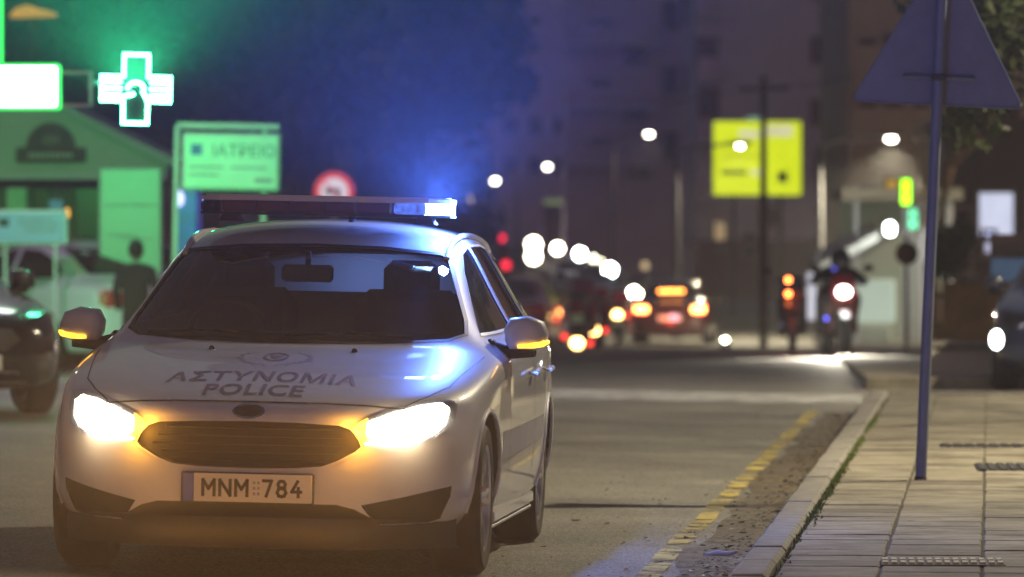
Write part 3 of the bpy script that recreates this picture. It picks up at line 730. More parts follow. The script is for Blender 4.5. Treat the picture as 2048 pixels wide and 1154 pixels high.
def plate_glyph(ch, x, w, h=.074, th=.0125):
    b = MB()
    for line in GLY[ch]:
        pts = [(x + p[0] * (w - th), -h / 2 + th / 2 + p[1] * (h - th)) for p in line]
        for (xa, za), (xb, zb) in zip(pts, pts[1:]):
            L = math.hypot(xb - xa, zb - za); a = math.atan2(zb - za, xb - xa)
            b.box(((xa + xb) / 2, -.0085, (za + zb) / 2), (L + th * .8, .003, th), Matrix.Rotation(-a, 3, 'Y'))
    b.build("plate_letter", M['ink'], npl, smooth=0)
for ch, x, w in (('M', -.178, .058), ('N', -.110, .054), ('M', -.046, .058), ('7', .064, .046), ('8', .121, .047), ('4', .179, .050)): plate_glyph(ch, x, w)
b = MB()
for i in range(2):
    for j in range(3): b.box((.028 + i * .017, -.0085, -.022 + j * .022), (.010, .002, .012))
b.build("plate_marks", M['decal_soft'], npl, smooth=0)
# sills, skirts, arch liners
for s in (1, -1):
    b = MB(); b.box((s * .845, 2.22, .225), (.075, 1.95, .075), bev=.02); b.build("sill", M['carwhite'], pc)
    MB().box((s * .842, 2.22, .181), (.06, 1.95, .015), bev=.004).build("sill_trim", M['steel'], pc)
    for y0, y1 in ((1.60, 2.66), (2.70, 3.45)):
        for yy in (y0, y1): P_("door_gap", [[(yy, .30), (yy + .006, .30), (yy + .006, .95), (yy, .95)]], 'x', M['black'], off=.0015, step=.1, s=s)
        q = bv.ray_cast(Vector((s * 2, y1 - .16, .80)), Vector((-s, 0, 0)))[0]
        hb = MB(); hb.tube([(q.x - s * .005, y1 - .25, .80), (q.x + s * .028, y1 - .22, .80), (q.x + s * .03, y1 - .10, .805), (q.x - s * .005, y1 - .07, .805)], .012, 8); hb.build("door_handle", M['carwhite'], pc)
    st = [(1.30, .50), (1.75, .50), (2.6, .53), (3.4, .56)]
    P_("side_stripe", [[(1.34, .46), (3.2, .50), (3.2, .60), (1.34, .58)]], 'x', M['decal_soft'], off=.0012, step=.1, s=s)
    # wheel arch lips
    for y in (.9, 3.55):
        b = MB(); pts = []
        for k in range(25):
            a = R(-8 + 196 * k / 24); yy = y + math.cos(a) * .356; zz = .325 + math.sin(a) * .356
            hit = bv.ray_cast(Vector((s * 2, yy, zz)), Vector((-s, 0, 0)))[0]
            pts.append((hit.x if hit is not None else s * .9, yy, zz))
        b.tube(pts, .011, 6); b.build("arch_lip", M['carwhite'], pc, smooth=70)
add_wheels(pc, .775, (.9, 3.55))
b = MB(); b.box((0, 2.45, .17), (1.35, 3.3, .06)); b.build("underbody", M['black'], pc, smooth=0)
b = MB(); P = []; nv = 25
for k in range(nv):
    x = -.80 + 1.6 * k / (nv - 1); q = bv.ray_cast(Vector((x, -1, .28)), Vector((0, 1, 0)))[0]
    yy = q.y if q is not None else .55
    P += [(x, yy + .05, .26), (x, yy + .035, .205), (x, yy + .07, .135), (x, yy + .5, .13)]
b.add(P, [(4 * k + j, 4 * k + 4 + j, 4 * k + 5 + j, 4 * k + 1 + j) for k in range(nv - 1) for j in range(3)]); b.build("front_valance", M['black'], pc, smooth=60)
# roof rails, aerial
for s in (1, -1):
    b = MB(); pts = []
    for yy in [2.1 + .15 * k for k in range(14)]:
        q = bv.ray_cast(Vector((s * .575, yy, 3)), Vector((0, 0, -1)))[0]; pts.append((q.x, yy, q.z + (.012 if 0 < (yy - 2.1) < 1.9 else .0)))
    b.tube(pts, .014, 8); b.build("roof_rail", M['carwhite'], pc, smooth=70)
b = MB(); b.tube([(.12, 2.42, 1.45), (.12, 2.42, 1.49)], [.016, .010], 10); b.build("roof_aerial", M['black'], pc)
for x0, x1 in ((-.62, -.02), (-.02, .52)):
    b = MB(); pts = []
    for k in range(7):
        x = x0 + (x1 - x0) * k / 6; q = bv.ray_cast(Vector((x, -1, .962 + .012 * math.sin(k / 6 * math.pi))), Vector((0, 1, 0)))[0]; pts.append((x, q.y - .012, q.z + .006))
    b.tube(pts, .007, 6); b.build("wiper", M['black'], pc)
# interior
for s in (1, -1):
    st = link("front_seat", None, pc, (s * .37, 2.45, 0))
    MB().box((0, .05, .85), (.48, .16, .62), Matrix.Rotation(R(-14), 3, 'X'), .06).build("seat_back", M['fabric'], st)
    MB().box((0, -.2, .55), (.5, .5, .16), bev=.05).build("seat_base", M['fabric'], st)
    MB().box((0, .16, 1.20), (.25, .10, .17), bev=.04).build("headrest", M['fabric'], st)
rs = link("rear_seat", None, pc, (0, 3.5, 0)); MB().box((0, 0, .88), (1.2, .16, .5), Matrix.Rotation(R(-14), 3, 'X'), .05).build("seat_back", M['fabric'], rs)
MB().prism([(1.50, .70), (1.52, .945), (1.9, .975), (2.02, .93), (2.0, .62)], -.70, .70, 'x').build("dashboard", M['black'], pc)
b = MB()
for k in range(24):
    a0, a1 = 2 * math.pi * k / 24, 2 * math.pi * (k + 1) / 24
    b.tube([(-.37 + math.cos(a0) * .18, 2.1 - math.sin(a0) * .06, .93 + math.sin(a0) * .17), (-.37 + math.cos(a1) * .18, 2.1 - math.sin(a1) * .06, .93 + math.sin(a1) * .17)], .014, 6, False)
b.build("steering_wheel", M['black'], pc)
rm = MB(); rm.box((-.005, 1.88, 1.225), (.225, .03, .075), bev=.028); rm.tube([(-.005, 1.88, 1.24), (-.005, 1.90, 1.32)], .012, 8); rm.build("rear_view_mirror", M['black'], pc)
rd_ = MB(); rd_.box((.02, 4.0, .93), (.30, .10, .07), bev=.015); rd_.build("added_deck_lamp", em_blue_dim, pc)  # added lamp, brightens the rear window in blue
lamp("added_deck_light", 'SPOT', (.02, 4.02, 1.0), (.25, .42, 1), 22, pc, (R(115), 0, 0), .03, 150, 1)  # added light that turns the rear glass blue
# light bar
LBZ = 1.475; LBY = 2.30
lb = link("light_bar", None, pc, (.028, LBY, LBZ))
b = MB(); pl = [(-.565, .0), (-.55, -.10), (-.46, -.165), (.46, -.165), (.55, -.10), (.565, 0), (.55, .10), (.46, .165), (-.46, .165), (-.55, .10)]
b.prism(pl, .062, .080, 'z'); b.prism([(p[0] * .96, p[1] * .9) for p in pl], .080, .088, 'z'); b.build("bar_cover", M['signwhite'], lb)
b = MB(); b.prism([(p[0] * 1.0, p[1] * 1.03) for p in pl], .0, .012, 'z'); b.build("bar_base", M['black'], lb)
xs = [-.455, -.30, -.145, .0, .145, .30, .455]
for i in range(6):
    w = xs[i + 1] - xs[i]; cxm = (xs[i] + xs[i + 1]) / 2
    for yy in (-.12, .12):
        MB().box((cxm, yy, .037), (w - .010, .06, .048), bev=.008).build("lamp_module", M['blackgloss'] if i < 5 else em_blue_dim, lb)
for x in xs:
    MB().box((x, -.152, .037), (.005, .004, .05)).build("module_divider", M['darksteel'], lb, smooth=0)
MB().prism([(p[0] * .99, p[1] * .99) for p in pl], .013, .061, 'z').build("lens_cover", M['clearlens'], lb)
MB().box((.488, -.11, .036), (.115, .05, .056), Matrix.Rotation(R(22), 3, 'Z'), .012).build("lit_blue_lamp", em_blue, lb)
MB().box((.505, .10, .034), (.085, .05, .052), Matrix.Rotation(R(25), 3, 'Z'), .012).build("lit_blue_lamp", em_blue, lb)
MB().box((-.505, -.10, .034), (.085, .05, .052), Matrix.Rotation(R(25), 3, 'Z'), .012).build("unlit_lamp", M['blackgloss'], lb)
for x in (-.43, .43):
    b = MB(); b.prism([(x - .045, -.03), (x + .045, -.03), (x + .03, .0), (x - .03, .0)], -.06, .10, 'y'); b.build("bar_foot", M['black'], lb)
lamp("blue_beacon_beam", 'SPOT', (.56, LBY - .20, LBZ + .03), (.06, .16, 1), 8500, pc, (R(-120), 0, R(0)), .04, 72, .7)
lamp("blue_beacon_beam", 'POINT', (.64, LBY + .30, LBZ + .045), (.08, .20, 1), 130, pc, None, .03)

lamp("blue_beacon_spill", 'POINT', (.64, LBY - .06, LBZ + .03), (.10, .24, 1), 26, pc, None, .03)

# ================================================================ street lamps (seen, inferred, and some added for their light)
em_street = emit("street_lamp_glass", (1, .93, .75), 30)
def street_lamp(loc, h, head_rz, power, label, col=(1, .86, .56), far=False, arm=1.4, st=None, headsize=.3, spot=150):
    t = thing("street_lamp", label, "street lamp", loc, head_rz, "street lamps along the road")
    b = MB(); b.lathe([(.14, 0), (.14, .25), (.09, .35), (.075, h * .6), (.05, h)], n=10); b.build("pole", M['darksteel'], t)
    b = MB(); b.tube([(0, 0, h - .05), (arm * .3, 0, h + .12), (arm, 0, h + .18)], .035, 8); b.build("arm", M['darksteel'], t, smooth=60)
    b = MB(); b.box((arm + .2, 0, h + .20), (.6, .24, .10), bev=.04); b.build("lamp_head", M['darksteel'], t)
    MB().ball((arm + .2, 0, h + .13), headsize / 2, 12, (1, 1, .55)).build("lamp_glass", st or em_street, t, smooth=80)
    if power: lamp("street_light", 'SPOT', (arm + .2, 0, h + .02), col, power, t, (0, 0, 0), .12, spot, .6)
    return t
def on_road(u, v): x, y = xy(u, v); return (x, y, road_z(x, y))
WARM = (1, .87, .58)
street_lamp(on_road(4.6, 33), 7.5, math.pi - TH, 6200, "street lamp on the near pavement behind the triangular sign", WARM)
street_lamp(on_road(4.2, 3), 7.5, math.pi - TH, 9000, "street lamp on the near pavement beside the camera", (.90, .80, 1))
street_lamp(on_road(-14, 52), 7.5, -TH, 2600, "unseen lamp added on the far left pavement to light the white saloon", (.88, .80, 1))  # added out of view to lighten the white saloon
street_lamp(on_road(8.0, 50), 7.5, math.pi - TH, 10000, "unseen lamp added across the side road to light the low wall", WARM)  # added out of view to light the low wall and road
street_lamp(on_road(9, 96), 7.5, math.pi - TH, 7500, "unseen lamp added before the shops to light the road and shop fronts", WARM)  # added out of view to light the far road and shops
def far_lamp(px, py, D, label, power=0, stx=None, hs=.34):
    x, y, z = G(px, py, D); gz = prof(uv(x, y)[1])
    h = max(3.5, z - gz - .05)
    sx = -1 if px < 1250 else 1
    street_lamp((x - sx * 1.5, y, gz), h, 0 if sx > 0 else math.pi, power, label, WARM, True, 1.3, stx, hs)
em_lampdim = emit("street_lamp_glass_dim", (1, .90, .68), 8)
far_lamp(990, 364, 380, "distant street lamp right of the blue beacon glow, lowest of the row", 0, None, .40)
far_lamp(1095, 336, 350, "distant white street lamp second in the rising row", 0, None, .36)
far_lamp(1157, 306, 300, "distant dim street lamp third in the rising row", 0, em_lampdim, .26)
far_lamp(1298, 272, 240, "distant white street lamp left of the lit yellow billboard", 1500, None, .30)
far_lamp(1480, 299, 135, "street lamp shining in front of the yellow billboard", 2500, None, .16)
far_lamp(1782, 285, 120, "street lamp above the shops by the leaning sign post", 16000, None, .22)

# ================================================================ right side: sign, post, grates
D = 30.6
gx0, gy0, _ = G(1841, 945, D)
sp = thing("triangular_sign", "back of a triangular road sign on a leaning blue grey post in the pavement", "road sign", (gx0, gy0, pave_z(uv(gx0, gy0)[1])))
lean = (1884 - 1841) / 945.0
def sp_at(px, py): return ((px - 1841) / FPX * D, 0, (945 - py) / FPX * D)
top = sp_at(1889, -150)
MB().tube([(0, 0, -.02), top], .0305, 16).build("post", M['bluesteel'], sp, smooth=70)
MB().lathe([(.034, 0), (.034, .012), (.031, .02)], n=16).build("post_collar", M['darksteel'], sp)
A, Bq, Cq = sp_at(1703, 186), sp_at(2048, 202), sp_at(1892, -120)
def rounded(tri, r=.05, n=5):
    out = []
    for i in range(3):
        p = Vector(tri[i]); a = (Vector(tri[i - 1]) - p).normalized(); c = (Vector(tri[(i + 1) % 3]) - p).normalized()
        s0 = p + a * r; s1 = p + c * r
        for k in range(n + 1):
            t = k / n; out.append(tuple((s0 * (1 - t) ** 2 + p * 2 * t * (1 - t) + s1 * t * t)))
    return out
tri = rounded([(A[0], A[2]), (Bq[0], Bq[2]), (Cq[0], Cq[2])])
MB().prism(tri, .055, .058).build("sign_plate", M['bluesteel'], sp, smooth=0)
n3 = len(tri); b = MB(); b.tube([(p[0], .053, p[1]) for p in tri] + [(tri[0][0], .053, tri[0][1])], .006, 6); b.build("sign_rim", M['bluesteel'], sp)
for z in (137,):
    a = sp_at(1808, z); c = sp_at(1950, z + 5)
    b = MB(); b.tube([(a[0], .042, a[2]), (c[0], .042, c[2])], .017, 4); b.build("bracket", M['bluesteel'], sp, smooth=0)
    q = sp_at(1877, z + 3); MB().box((q[0], .0, q[2]), (.075, .085, .035), bev=.006).build("clamp", M['darksteel'], sp)
def drain(label, px0, px1, py, depth, cols, rows, bar, light):
    y = (CH - PZ) * FPX / (py - HZ)
    x0, x1 = gx(px0, y), gx(px1, y); u, v = uv((x0 + x1) / 2, y); z = pave_z(v) + .001
    t = thing("drain_grate", label, "drain", ((x0 + x1) / 2, y, z), R(-3.2), "drain grates in the pavement")
    w = x1 - x0
    MB().box((0, 0, 0), (w, depth, .008)).build("frame", M['darksteel'], t, smooth=0)
    for i in range(cols):
        for j in range(rows):
            cx = -w / 2 + w * (i + .5) / cols; cyy = -depth / 2 + depth * (j + .5) / rows
            MB().box((cx, cyy, .008), (w / cols * .66, depth / rows * .62, .01), bev=.002).build("bar", bar, t, smooth=0)
M['cream'] = mat("cream_metal", (.62, .58, .40), .5, var=.2, scale=20)
drain("long drain cover with two rows of cream bars in near pavement", 1762, 2008, 1107, .40, 14, 2, M['cream'], 1)
drain("dark square grate in the pavement right of the leaning post", 1952, 2075, 922, .9, 6, 6, M['darksteel'], 0)
drain("narrow dark grate in the pavement, farther of the two beside post", 1880, 2070, 880, .5, 8, 3, M['darksteel'], 0)
# litter, leaves, moss
b = MB(); x, y, _ = G(1443, 1113, 24.5); D0 = (CH - road_z(x, 24.5)) * FPX / (1113 - HZ); x = gx(1443, D0)
b.tube([(-.07, 0, .008), (-.02, .01, .014), (.03, -.005, .01), (.07, .01, .02)], [.008, .014, .012, .006], 6)
tag(b.build("litter_scrap", M['signwhite'], None, (x, D0, road_z(x, D0)), smooth=60), "white scrap of litter lying in the gutter by the kerb", "litter")
b = MB(); r = random.Random(3)
for k in range(2600):
    v = 20 + 26 * r.random() ** 1.5; u = KERB - abs(r.gauss(0, .16)) - .01
    if r.random() < .12: u = KERB - r.random() * 1.2
    x, y = xy(u, v); z = road_z(x, y) + .006; s = r.uniform(.004, .017) * (1 if r.random() < .85 else 2); a = r.uniform(0, 6.28); b.k = 0 if r.random() < .6 else 1
    c_, s_ = math.cos(a) * s, math.sin(a) * s
    b.add([(x - c_, y - s_, z), (x + s_ * .5, y - c_ * .5, z + s * .3), (x + c_, y + s_, z + s * .5 * r.random()), (x - s_ * .5, y + c_ * .5, z)], [(0, 1, 2, 3)])
tag(b.build("fallen_leaves", [mat("dry_leaf", (.12, .085, .04), .9, var=.4, scale=3), M['ink']], smooth=0), "dry leaf litter and grit scattered along the gutter", None, None, "stuff")
b = MB(); M['moss'] = mat("moss", (.10, .14, .02), .9, var=.4, scale=10)
for k in range(2600):
    v = r.choice((27.0, 29.3, 30.5, 33.5, 36, 40, 31.5)) + r.gauss(0, .7); u = KERB + .172 + r.gauss(0, .014)
    if r.random() < .16: v = r.uniform(20, 46)
    x, y = xy(u, v); z = pave_z(v); h = r.uniform(.004, .022); a = r.uniform(0, 6.28); w = .007
    b.add([(x - w * math.cos(a), y - w * math.sin(a), z - .005), (x + w * math.cos(a), y + w * math.sin(a), z - .005), (x + r.gauss(0, .012), y + r.gauss(0, .012), z + h)], [(0, 1, 2)])
tag(b.build("moss", M['moss'], smooth=0), "green moss and weeds along the kerb joint", None, None, "stuff")

# ================================================================ far right: low wall, shops, navy car
D = 56
x0 = gx(1850, D); z0 = road_z(x0, D)
lw = thing("low_wall", "low pale stone wall along the side road behind the leaning sign post", "wall", (x0, D, z0), 0)
for k in range(9):
    MB().box((.5 + k * 1.0, .14, .17), (.985, .26, .36), bev=.02).build("wall_block", M['render_cream'], lw, smooth=0)
for k in range(9): MB().box((.5 + k * 1.0, .14, .385), (.99, .32, .06), bev=.012).build("coping_stone", M['kerb'], lw, smooth=0)
# apron between the low wall and the shops
b = MB(); P = [G(1735, 0, 53)[:2], G(2300, 0, 53)[:2], G(2300, 0, 94)[:2], G(1640, 0, 94)[:2]]
b.add([(p[0], p[1], prof(uv(*p)[1]) + .10) for p in P], [(0, 1, 2, 3)])
b.add([(p[0], p[1], prof(uv(*p)[1]) + q) for p, q in ((P[0], .10), (P[3], .10), (P[3], -.1), (P[0], -.1))], [(0, 1, 2, 3)])
b.add([(p[0], p[1], prof(uv(*p)[1]) + q) for p, q in ((P[0], .10), (P[1], .10), (P[1], -.1), (P[0], -.1))], [(0, 1, 2, 3)])
tag(b.build("far_pavement", M['slab'], smooth=0), None, None, None, "structure")
em_head = emit("car_headlight", (.95, 1, .98), 12)
em_headw = emit("car_headlight_warm", (1, .90, .65), 30)
em_tail = emit("tail_light_red", (1, .10, .03), 12)
em_tail2 = emit("tail_light_dim", (1, .03, .03), 2.5)
em_orange = emit("tail_light_orange", (1, .45, .06), 10)
cx = gx(2003, 52)
c = simple_car("parked_car", "saloon", "dark navy car nosing into the side road with one headlight lit", (cx + .76, 52.0, road_z(cx, 52)), R(-9), M['carnavy'], None, None, "cars standing beside the road")

q = G(2005, 681, 51.5); MB().ball((q[0] - c.location.x, q[1] - c.location.y + .35, q[2] - c.location.z), .075, 12, (.8, .6, 1.2)).build('headlamp', em_head, c)

def building(name, label, px0, px1, D, topz, depth, m, wins, cat="building", ground=None, rz=0, extra=None, pane=None):
    x0, x1 = gx(px0, D), gx(px1, D); g = ground if ground is not None else prof(D) - .3
    t = thing(name, label, cat, ((x0 + x1) / 2, D, g), rz); w = x1 - x0; h = topz - g
    b = MB(); b.box((0, depth / 2, h / 2), (w, depth, h)); b.build("wall", m, t, smooth=0)
    b = MB(); b.box((0, depth / 2, h + .15), (w + .3, depth + .3, .3)); b.build("roof", m, t, smooth=0)
    cxm = (px0 + px1) / 2
    for q in wins:
        px, py, ww, wh = q[:4]
        wx, _, wz = G(px, py, D); wx -= (x0 + x1) / 2; wz -= g
        W_, H_ = ww / FPX * D, wh / FPX * D
        f = MB()
        for s in (1, -1):
            f.box((wx + s * (W_ / 2 + .03), -.02, wz), (.08, .10, H_ + .16)); f.box((wx, -.02, wz + s * (H_ / 2 + .04)), (W_ - .02, .10, .08))
        fo = f.build("window", M['frame'], t, smooth=0)
        MB().box((wx, -.004, wz), (W_, .02, H_)).build("pane", (pane or M['windowdark']) if len(q) < 5 else q[4], fo, smooth=0)
        MB().box((wx, -.07, wz - H_ / 2 - .11), (W_ + .3, .2, .06)).build("sill", M['frame'], fo, smooth=0)
    if extra: extra(t, (x0 + x1) / 2, g)
    return t
em_roomwarm = emit("lit_room_warm", (1, .72, .35), .35, .3, 2)
def slabs(t, xm, g, D, rows, px0, px1, proj=1.0, m=None):
    for py in rows:
        a, b_ = gx(px0, D) - xm, gx(px1, D) - xm; z = G(0, py, D)[2] - g
        bl = link("balcony", None, t)
        MB().box(((a + b_) / 2, -proj / 2, z), (b_ - a, proj, .18)).build("floor_slab", m or M['render_grey'], bl, smooth=0)
        MB().box(((a + b_) / 2, -proj + .04, z + .55), (b_ - a, .07, .9)).build("parapet", m or M['render_mauve'], bl, smooth=0)
D1 = 262
building("apartment_block", "grey blue apartment block behind the lit yellow billboard", 1392, 1708, D1, 24, 14, M['render_grey'],
         [(1652, 98, 56, 46), (1652, 222, 58, 44), (1415, 100, 40, 50), (1418, 205, 36, 50), (1652, -30, 56, 46), (1660, 325, 56, 40), (1480, 325, 50, 40), (1540, 430, 40, 30), (1480, 60, 0.1, 0.1)][:8],
         extra=lambda t, xm, g: slabs(t, xm, g, D1, (160, 285, 30, 400), 1395, 1440))
D2 = 290
building("apartment_block", "mauve apartment block with balconies, left of the grey blue block", 1130, 1390, D2, 27, 14, M['render_mauve'],
         [(1340, 30, 26, 50), (1340, 160, 26, 50), (1375, 20, 18, 50), (1378, 155, 18, 50), (1200, 60, 40, 40), (1200, 180, 40, 40), (1270, 100, 40, 45), (1270, 215, 40, 45), (1340, 290, 26, 50), (1200, 300, 40, 40), (1280, 330, 36, 40)],
         extra=lambda t, xm, g: slabs(t, xm, g, D2, (90, 215, 330), 1130, 1320))
D3 = 400
building("apartment_block", "distant dim apartment block behind the row of street lamps", 985, 1150, D3, 22, 12, M['render_mauve'],
         [(1020, 250, 24, 26), (1070, 250, 24, 26), (1120, 250, 24, 26), (1020, 330, 24, 26), (1070, 330, 24, 26), (1120, 330, 24, 26), (1110, 410, 46, 22, emit("lit_room_green", (.6, .8, .3), .25, .2)), (1160, 407, 22, 20, em_roomwarm)])
D4 = 150
building("shop_building", "beige two storey building with tall windows above the shops", 1697, 2260, D4, 12, 14, M['render_beige'],
         [(1735, 120, 30, 78), (1735, 240, 30, 74), (1788, 232, 34, 72), (1842, 225, 30, 72), (1788, 110, 34, 76), (1900, 225, 34, 72), (1960, 225, 34, 72), (1900, 105, 34, 76), (1740, 400, 40, 60), (2020, 225, 34, 72)],
         extra=lambda t, xm, g: slabs(t, xm, g, D4, (292, 168), 1700, 1890, .9, M['render_beige']))
D5 = 210
building("brown_building", "low reddish brown building at the far corner of the junction", 1400, 1640, D5, 1.0, 10, M['render_brown'],
         [(1440, 470, 22, 50, em_roomwarm), (1500, 490, 26, 40)], ground=-1.6)
D6 = 330
building("brown_building", "long dim brown building far up the street behind headlights", 1090, 1400, D6, 3.0, 10, M['render_brown'],
         [(1130, 440, 22, 24), (1200, 470, 14, 16, em_roomwarm), (1280, 450, 24, 30), (1340, 450, 24, 30)], ground=-1.2)
# shops with awning
DS = 96
def sg(px, py, D=DS): return Vector(G(px, py, D))
gS = prof(DS) + .1
sh = thing("corner_shop", "brightly lit corner shop with white pillars and a sloped pale awning", "shop", (gx(1760, DS), DS, gS))
o0 = Vector((gx(1760, DS), DS, gS))
def rel(px, py): q = sg(px, py) - o0; return q.x, q.z
em_shop = emit("shop_interior_light", (.80, 1, .90), .22, .35, .9)
em_shopw = emit("shop_tube_light", (.95, 1, 1), 22)
M['shopwall'] = mat("pale_green_shop_wall", (.50, .56, .50), .7, var=.12, scale=1)
a = rel(1700, 690); c = rel(1905, 400)
MB().box(((a[0] + c[0]) / 2, 2.6, c[1] / 2), (c[0] - a[0], .2, c[1])).build("back_wall", M['shopwall'], sh, smooth=0)
MB().box(((a[0] + c[0]) / 2, 1.2, c[1] + .1), (c[0] - a[0] + .3, 3.0, .2)).build("roof", M['render_beige'], sh, smooth=0)
for px, w in ((1712, 10), (1815, 18), (1850, 34), (1898, 14)):
    q = rel(px, 500); W_ = w / FPX * DS
    MB().box((q[0], .0, c[1] / 2), (W_, W_, c[1]), bev=.02).build("pillar", M['signwhite'], sh, smooth=0)
q0, q1 = rel(1722, 560), rel(1800, 648)
MB().box(((q0[0] + q1[0]) / 2, 1.4, (q0[1] + q1[1]) / 2), (q1[0] - q0[0], .5, q0[1] - q1[1]), bev=.03).build("display_cabinet", em_shop, sh, smooth=0)
q0, q1 = rel(1722, 655), rel(1790, 690)
MB().box(((q0[0] + q1[0]) / 2, 1.2, (q0[1] + q1[1]) / 2 + .03), (q1[0] - q0[0], .6, abs(q0[1] - q1[1])), bev=.03).build("counter", M['shopwall'], sh, smooth=0)
b = MB(); q0, q1 = rel(1622, 532), rel(1752, 462)
b.add([(q0[0], -1.3, q0[1]), (q1[0], -1.0, q1[1]), (q1[0], .6, q1[1] + .18), (q0[0], .6, q0[1] + .18), (q0[0], -1.3, q0[1] - .18), (q1[0], -1.0, q1[1] - .14)], [(0, 1, 2, 3), (4, 5, 1, 0)])
b.build("awning", M['awning'], sh, smooth=0)
q = rel(1628, 560); MB().box((q[0], -1.2, q[1] / 2 + .2), (.05, .05, q[1] + .6)).build("awning_post", M['steel'], sh, smooth=0)
q = rel(1768, 458); MB().box((q[0], -1.5, q[1]), (.16, .16, .22), bev=.05).build("shop_lamp", em_shopw, sh)
lamp("shop_light", 'POINT', (q[0], -1.9, q[1] - .05), (.88, 1, .95), 42, sh, None, .12)
q0, q1 = rel(1615, 545), rel(1640, 640)
MB().box(((q0[0] + q1[0]) / 2, .2, (q0[1] + q1[1]) / 2), (q1[0] - q0[0], .05, q0[1] - q1[1]), bev=.01).build("lit_panel", emit("pale_lit_panel", (.85, .85, 1), .6), sh, smooth=0)
# neon signs
def wall_sign(name, label, px, py, w, h, D, m, rz=0, th=.12, cat="sign"):
    q = G(px, py, D); W_, H_ = w / FPX * D, h / FPX * D
    t = thing(name, label, cat, (q[0], q[1], q[2]), rz)
    MB().box((0, th / 2, 0), (W_ + .06, th, H_ + .06), bev=.02).build("case", M['darksteel'], t, smooth=0)
    MB().box((0, -.012, 0), (W_, .02, H_), bev=.008).build("lit_face", m, t, smooth=0)
    MB().box((0, th + .1, 0), (.06, .5, .06)).build("bracket", M['darksteel'], t, smooth=0)
    return t
wall_sign("neon_sign", "bright yellow green upright neon sign over the corner shop", 1812, 384, 18, 50, 95, emit("neon_green", (.36, 1, .0), 3.5))
wall_sign("neon_sign", "small teal and green lit sign under the neon sign", 1826, 438, 18, 40, 95, emit("neon_teal", (.15, .9, .45), .9, .5, 4))
wall_sign("hanging_sign", "dim amber hanging sign left of the green neon sign", 1783, 378, 22, 36, 97, emit("amber_sign", (1, .60, .06), .35, .4, 4))
q = G(1813, 507, 74); t = thing("round_sign", "back of a dark round road sign on a thin pole before the shop", "road sign", (q[0], q[1], prof(74) + .1))
MB().lathe([(.001, .01), (.145, .01), (.15, 0), (.145, -.01), (.001, -.01)], (0, -.05, q[2] - prof(74) - .1), 'y', 28).build("sign_disc", M['blackgloss'], t)
MB().tube([(0, 0, 0), (0, 0, q[2] - prof(74) + .15)], .025, 10).build("post", M['darksteel'], t)
# restaurant terrace right of the post
DT = 70
gT = prof(DT) + .1
tr = thing("terrace_screen", "orange timber terrace screen behind the navy car", "fence", (gx(1950, DT), DT, gT))
for k in range(17):
    px = 1890 + k * 11; q = G(px, 565, DT); w = 10.2 / FPX * DT
    MB().box((q[0] - gx(1950, DT), (k % 2) * .012, (q[2] - gT) / 2), (w, .03, q[2] - gT)).build("plank", M['wood'], tr, smooth=0)
q = G(1950, 572, DT)
for z in (.25, q[2] - gT - .12): MB().box((.05, .05, z), (1.22, .04, .08)).build("rail", M['wood'], tr, smooth=0)
DW = 110
building("restaurant", "dark restaurant front with one bright white window, far right", 1895, 2300, DW, 3.4, 8, mat("dark_brown_front", (.09, .06, .045), .8, var=.3, scale=.8),
         [(1992, 428, 70, 84, emit("bright_window", (.72, .78, 1), .80, .12, 1.5)), (2075, 420, 40, 70, emit("bright_window2", (.8, .8, 1), .5, .2, 1)), (1978, 485, 18, 40, emit("bright_door_light", (.7, .72, 1), .7)), (1925, 480, 30, 120)], cat="restaurant", ground=prof(DW) - .1)
D = 58
q = G(2018, 515, D); t = thing("blue_sign_board", "dark sign board with a blue lower half beside the leaning post", "sign", (q[0], D, road_z(q[0], D)))
zz = q[2] - road_z(q[0], D)
MB().box((0, 0, zz + .12), (.38, .04, .24), bev=.008).build("dark_panel", M['carblack'], t, smooth=0)
MB().box((0, -.004, zz - .13), (.38, .04, .24), bev=.008).build("blue_panel", mat("blue_panel", (.03, .09, .25), .5, var=.2), t, smooth=0)
MB().box((.1, .05, zz / 2), (.05, .05, zz + .4)).build("post", M['darksteel'], t, smooth=0)

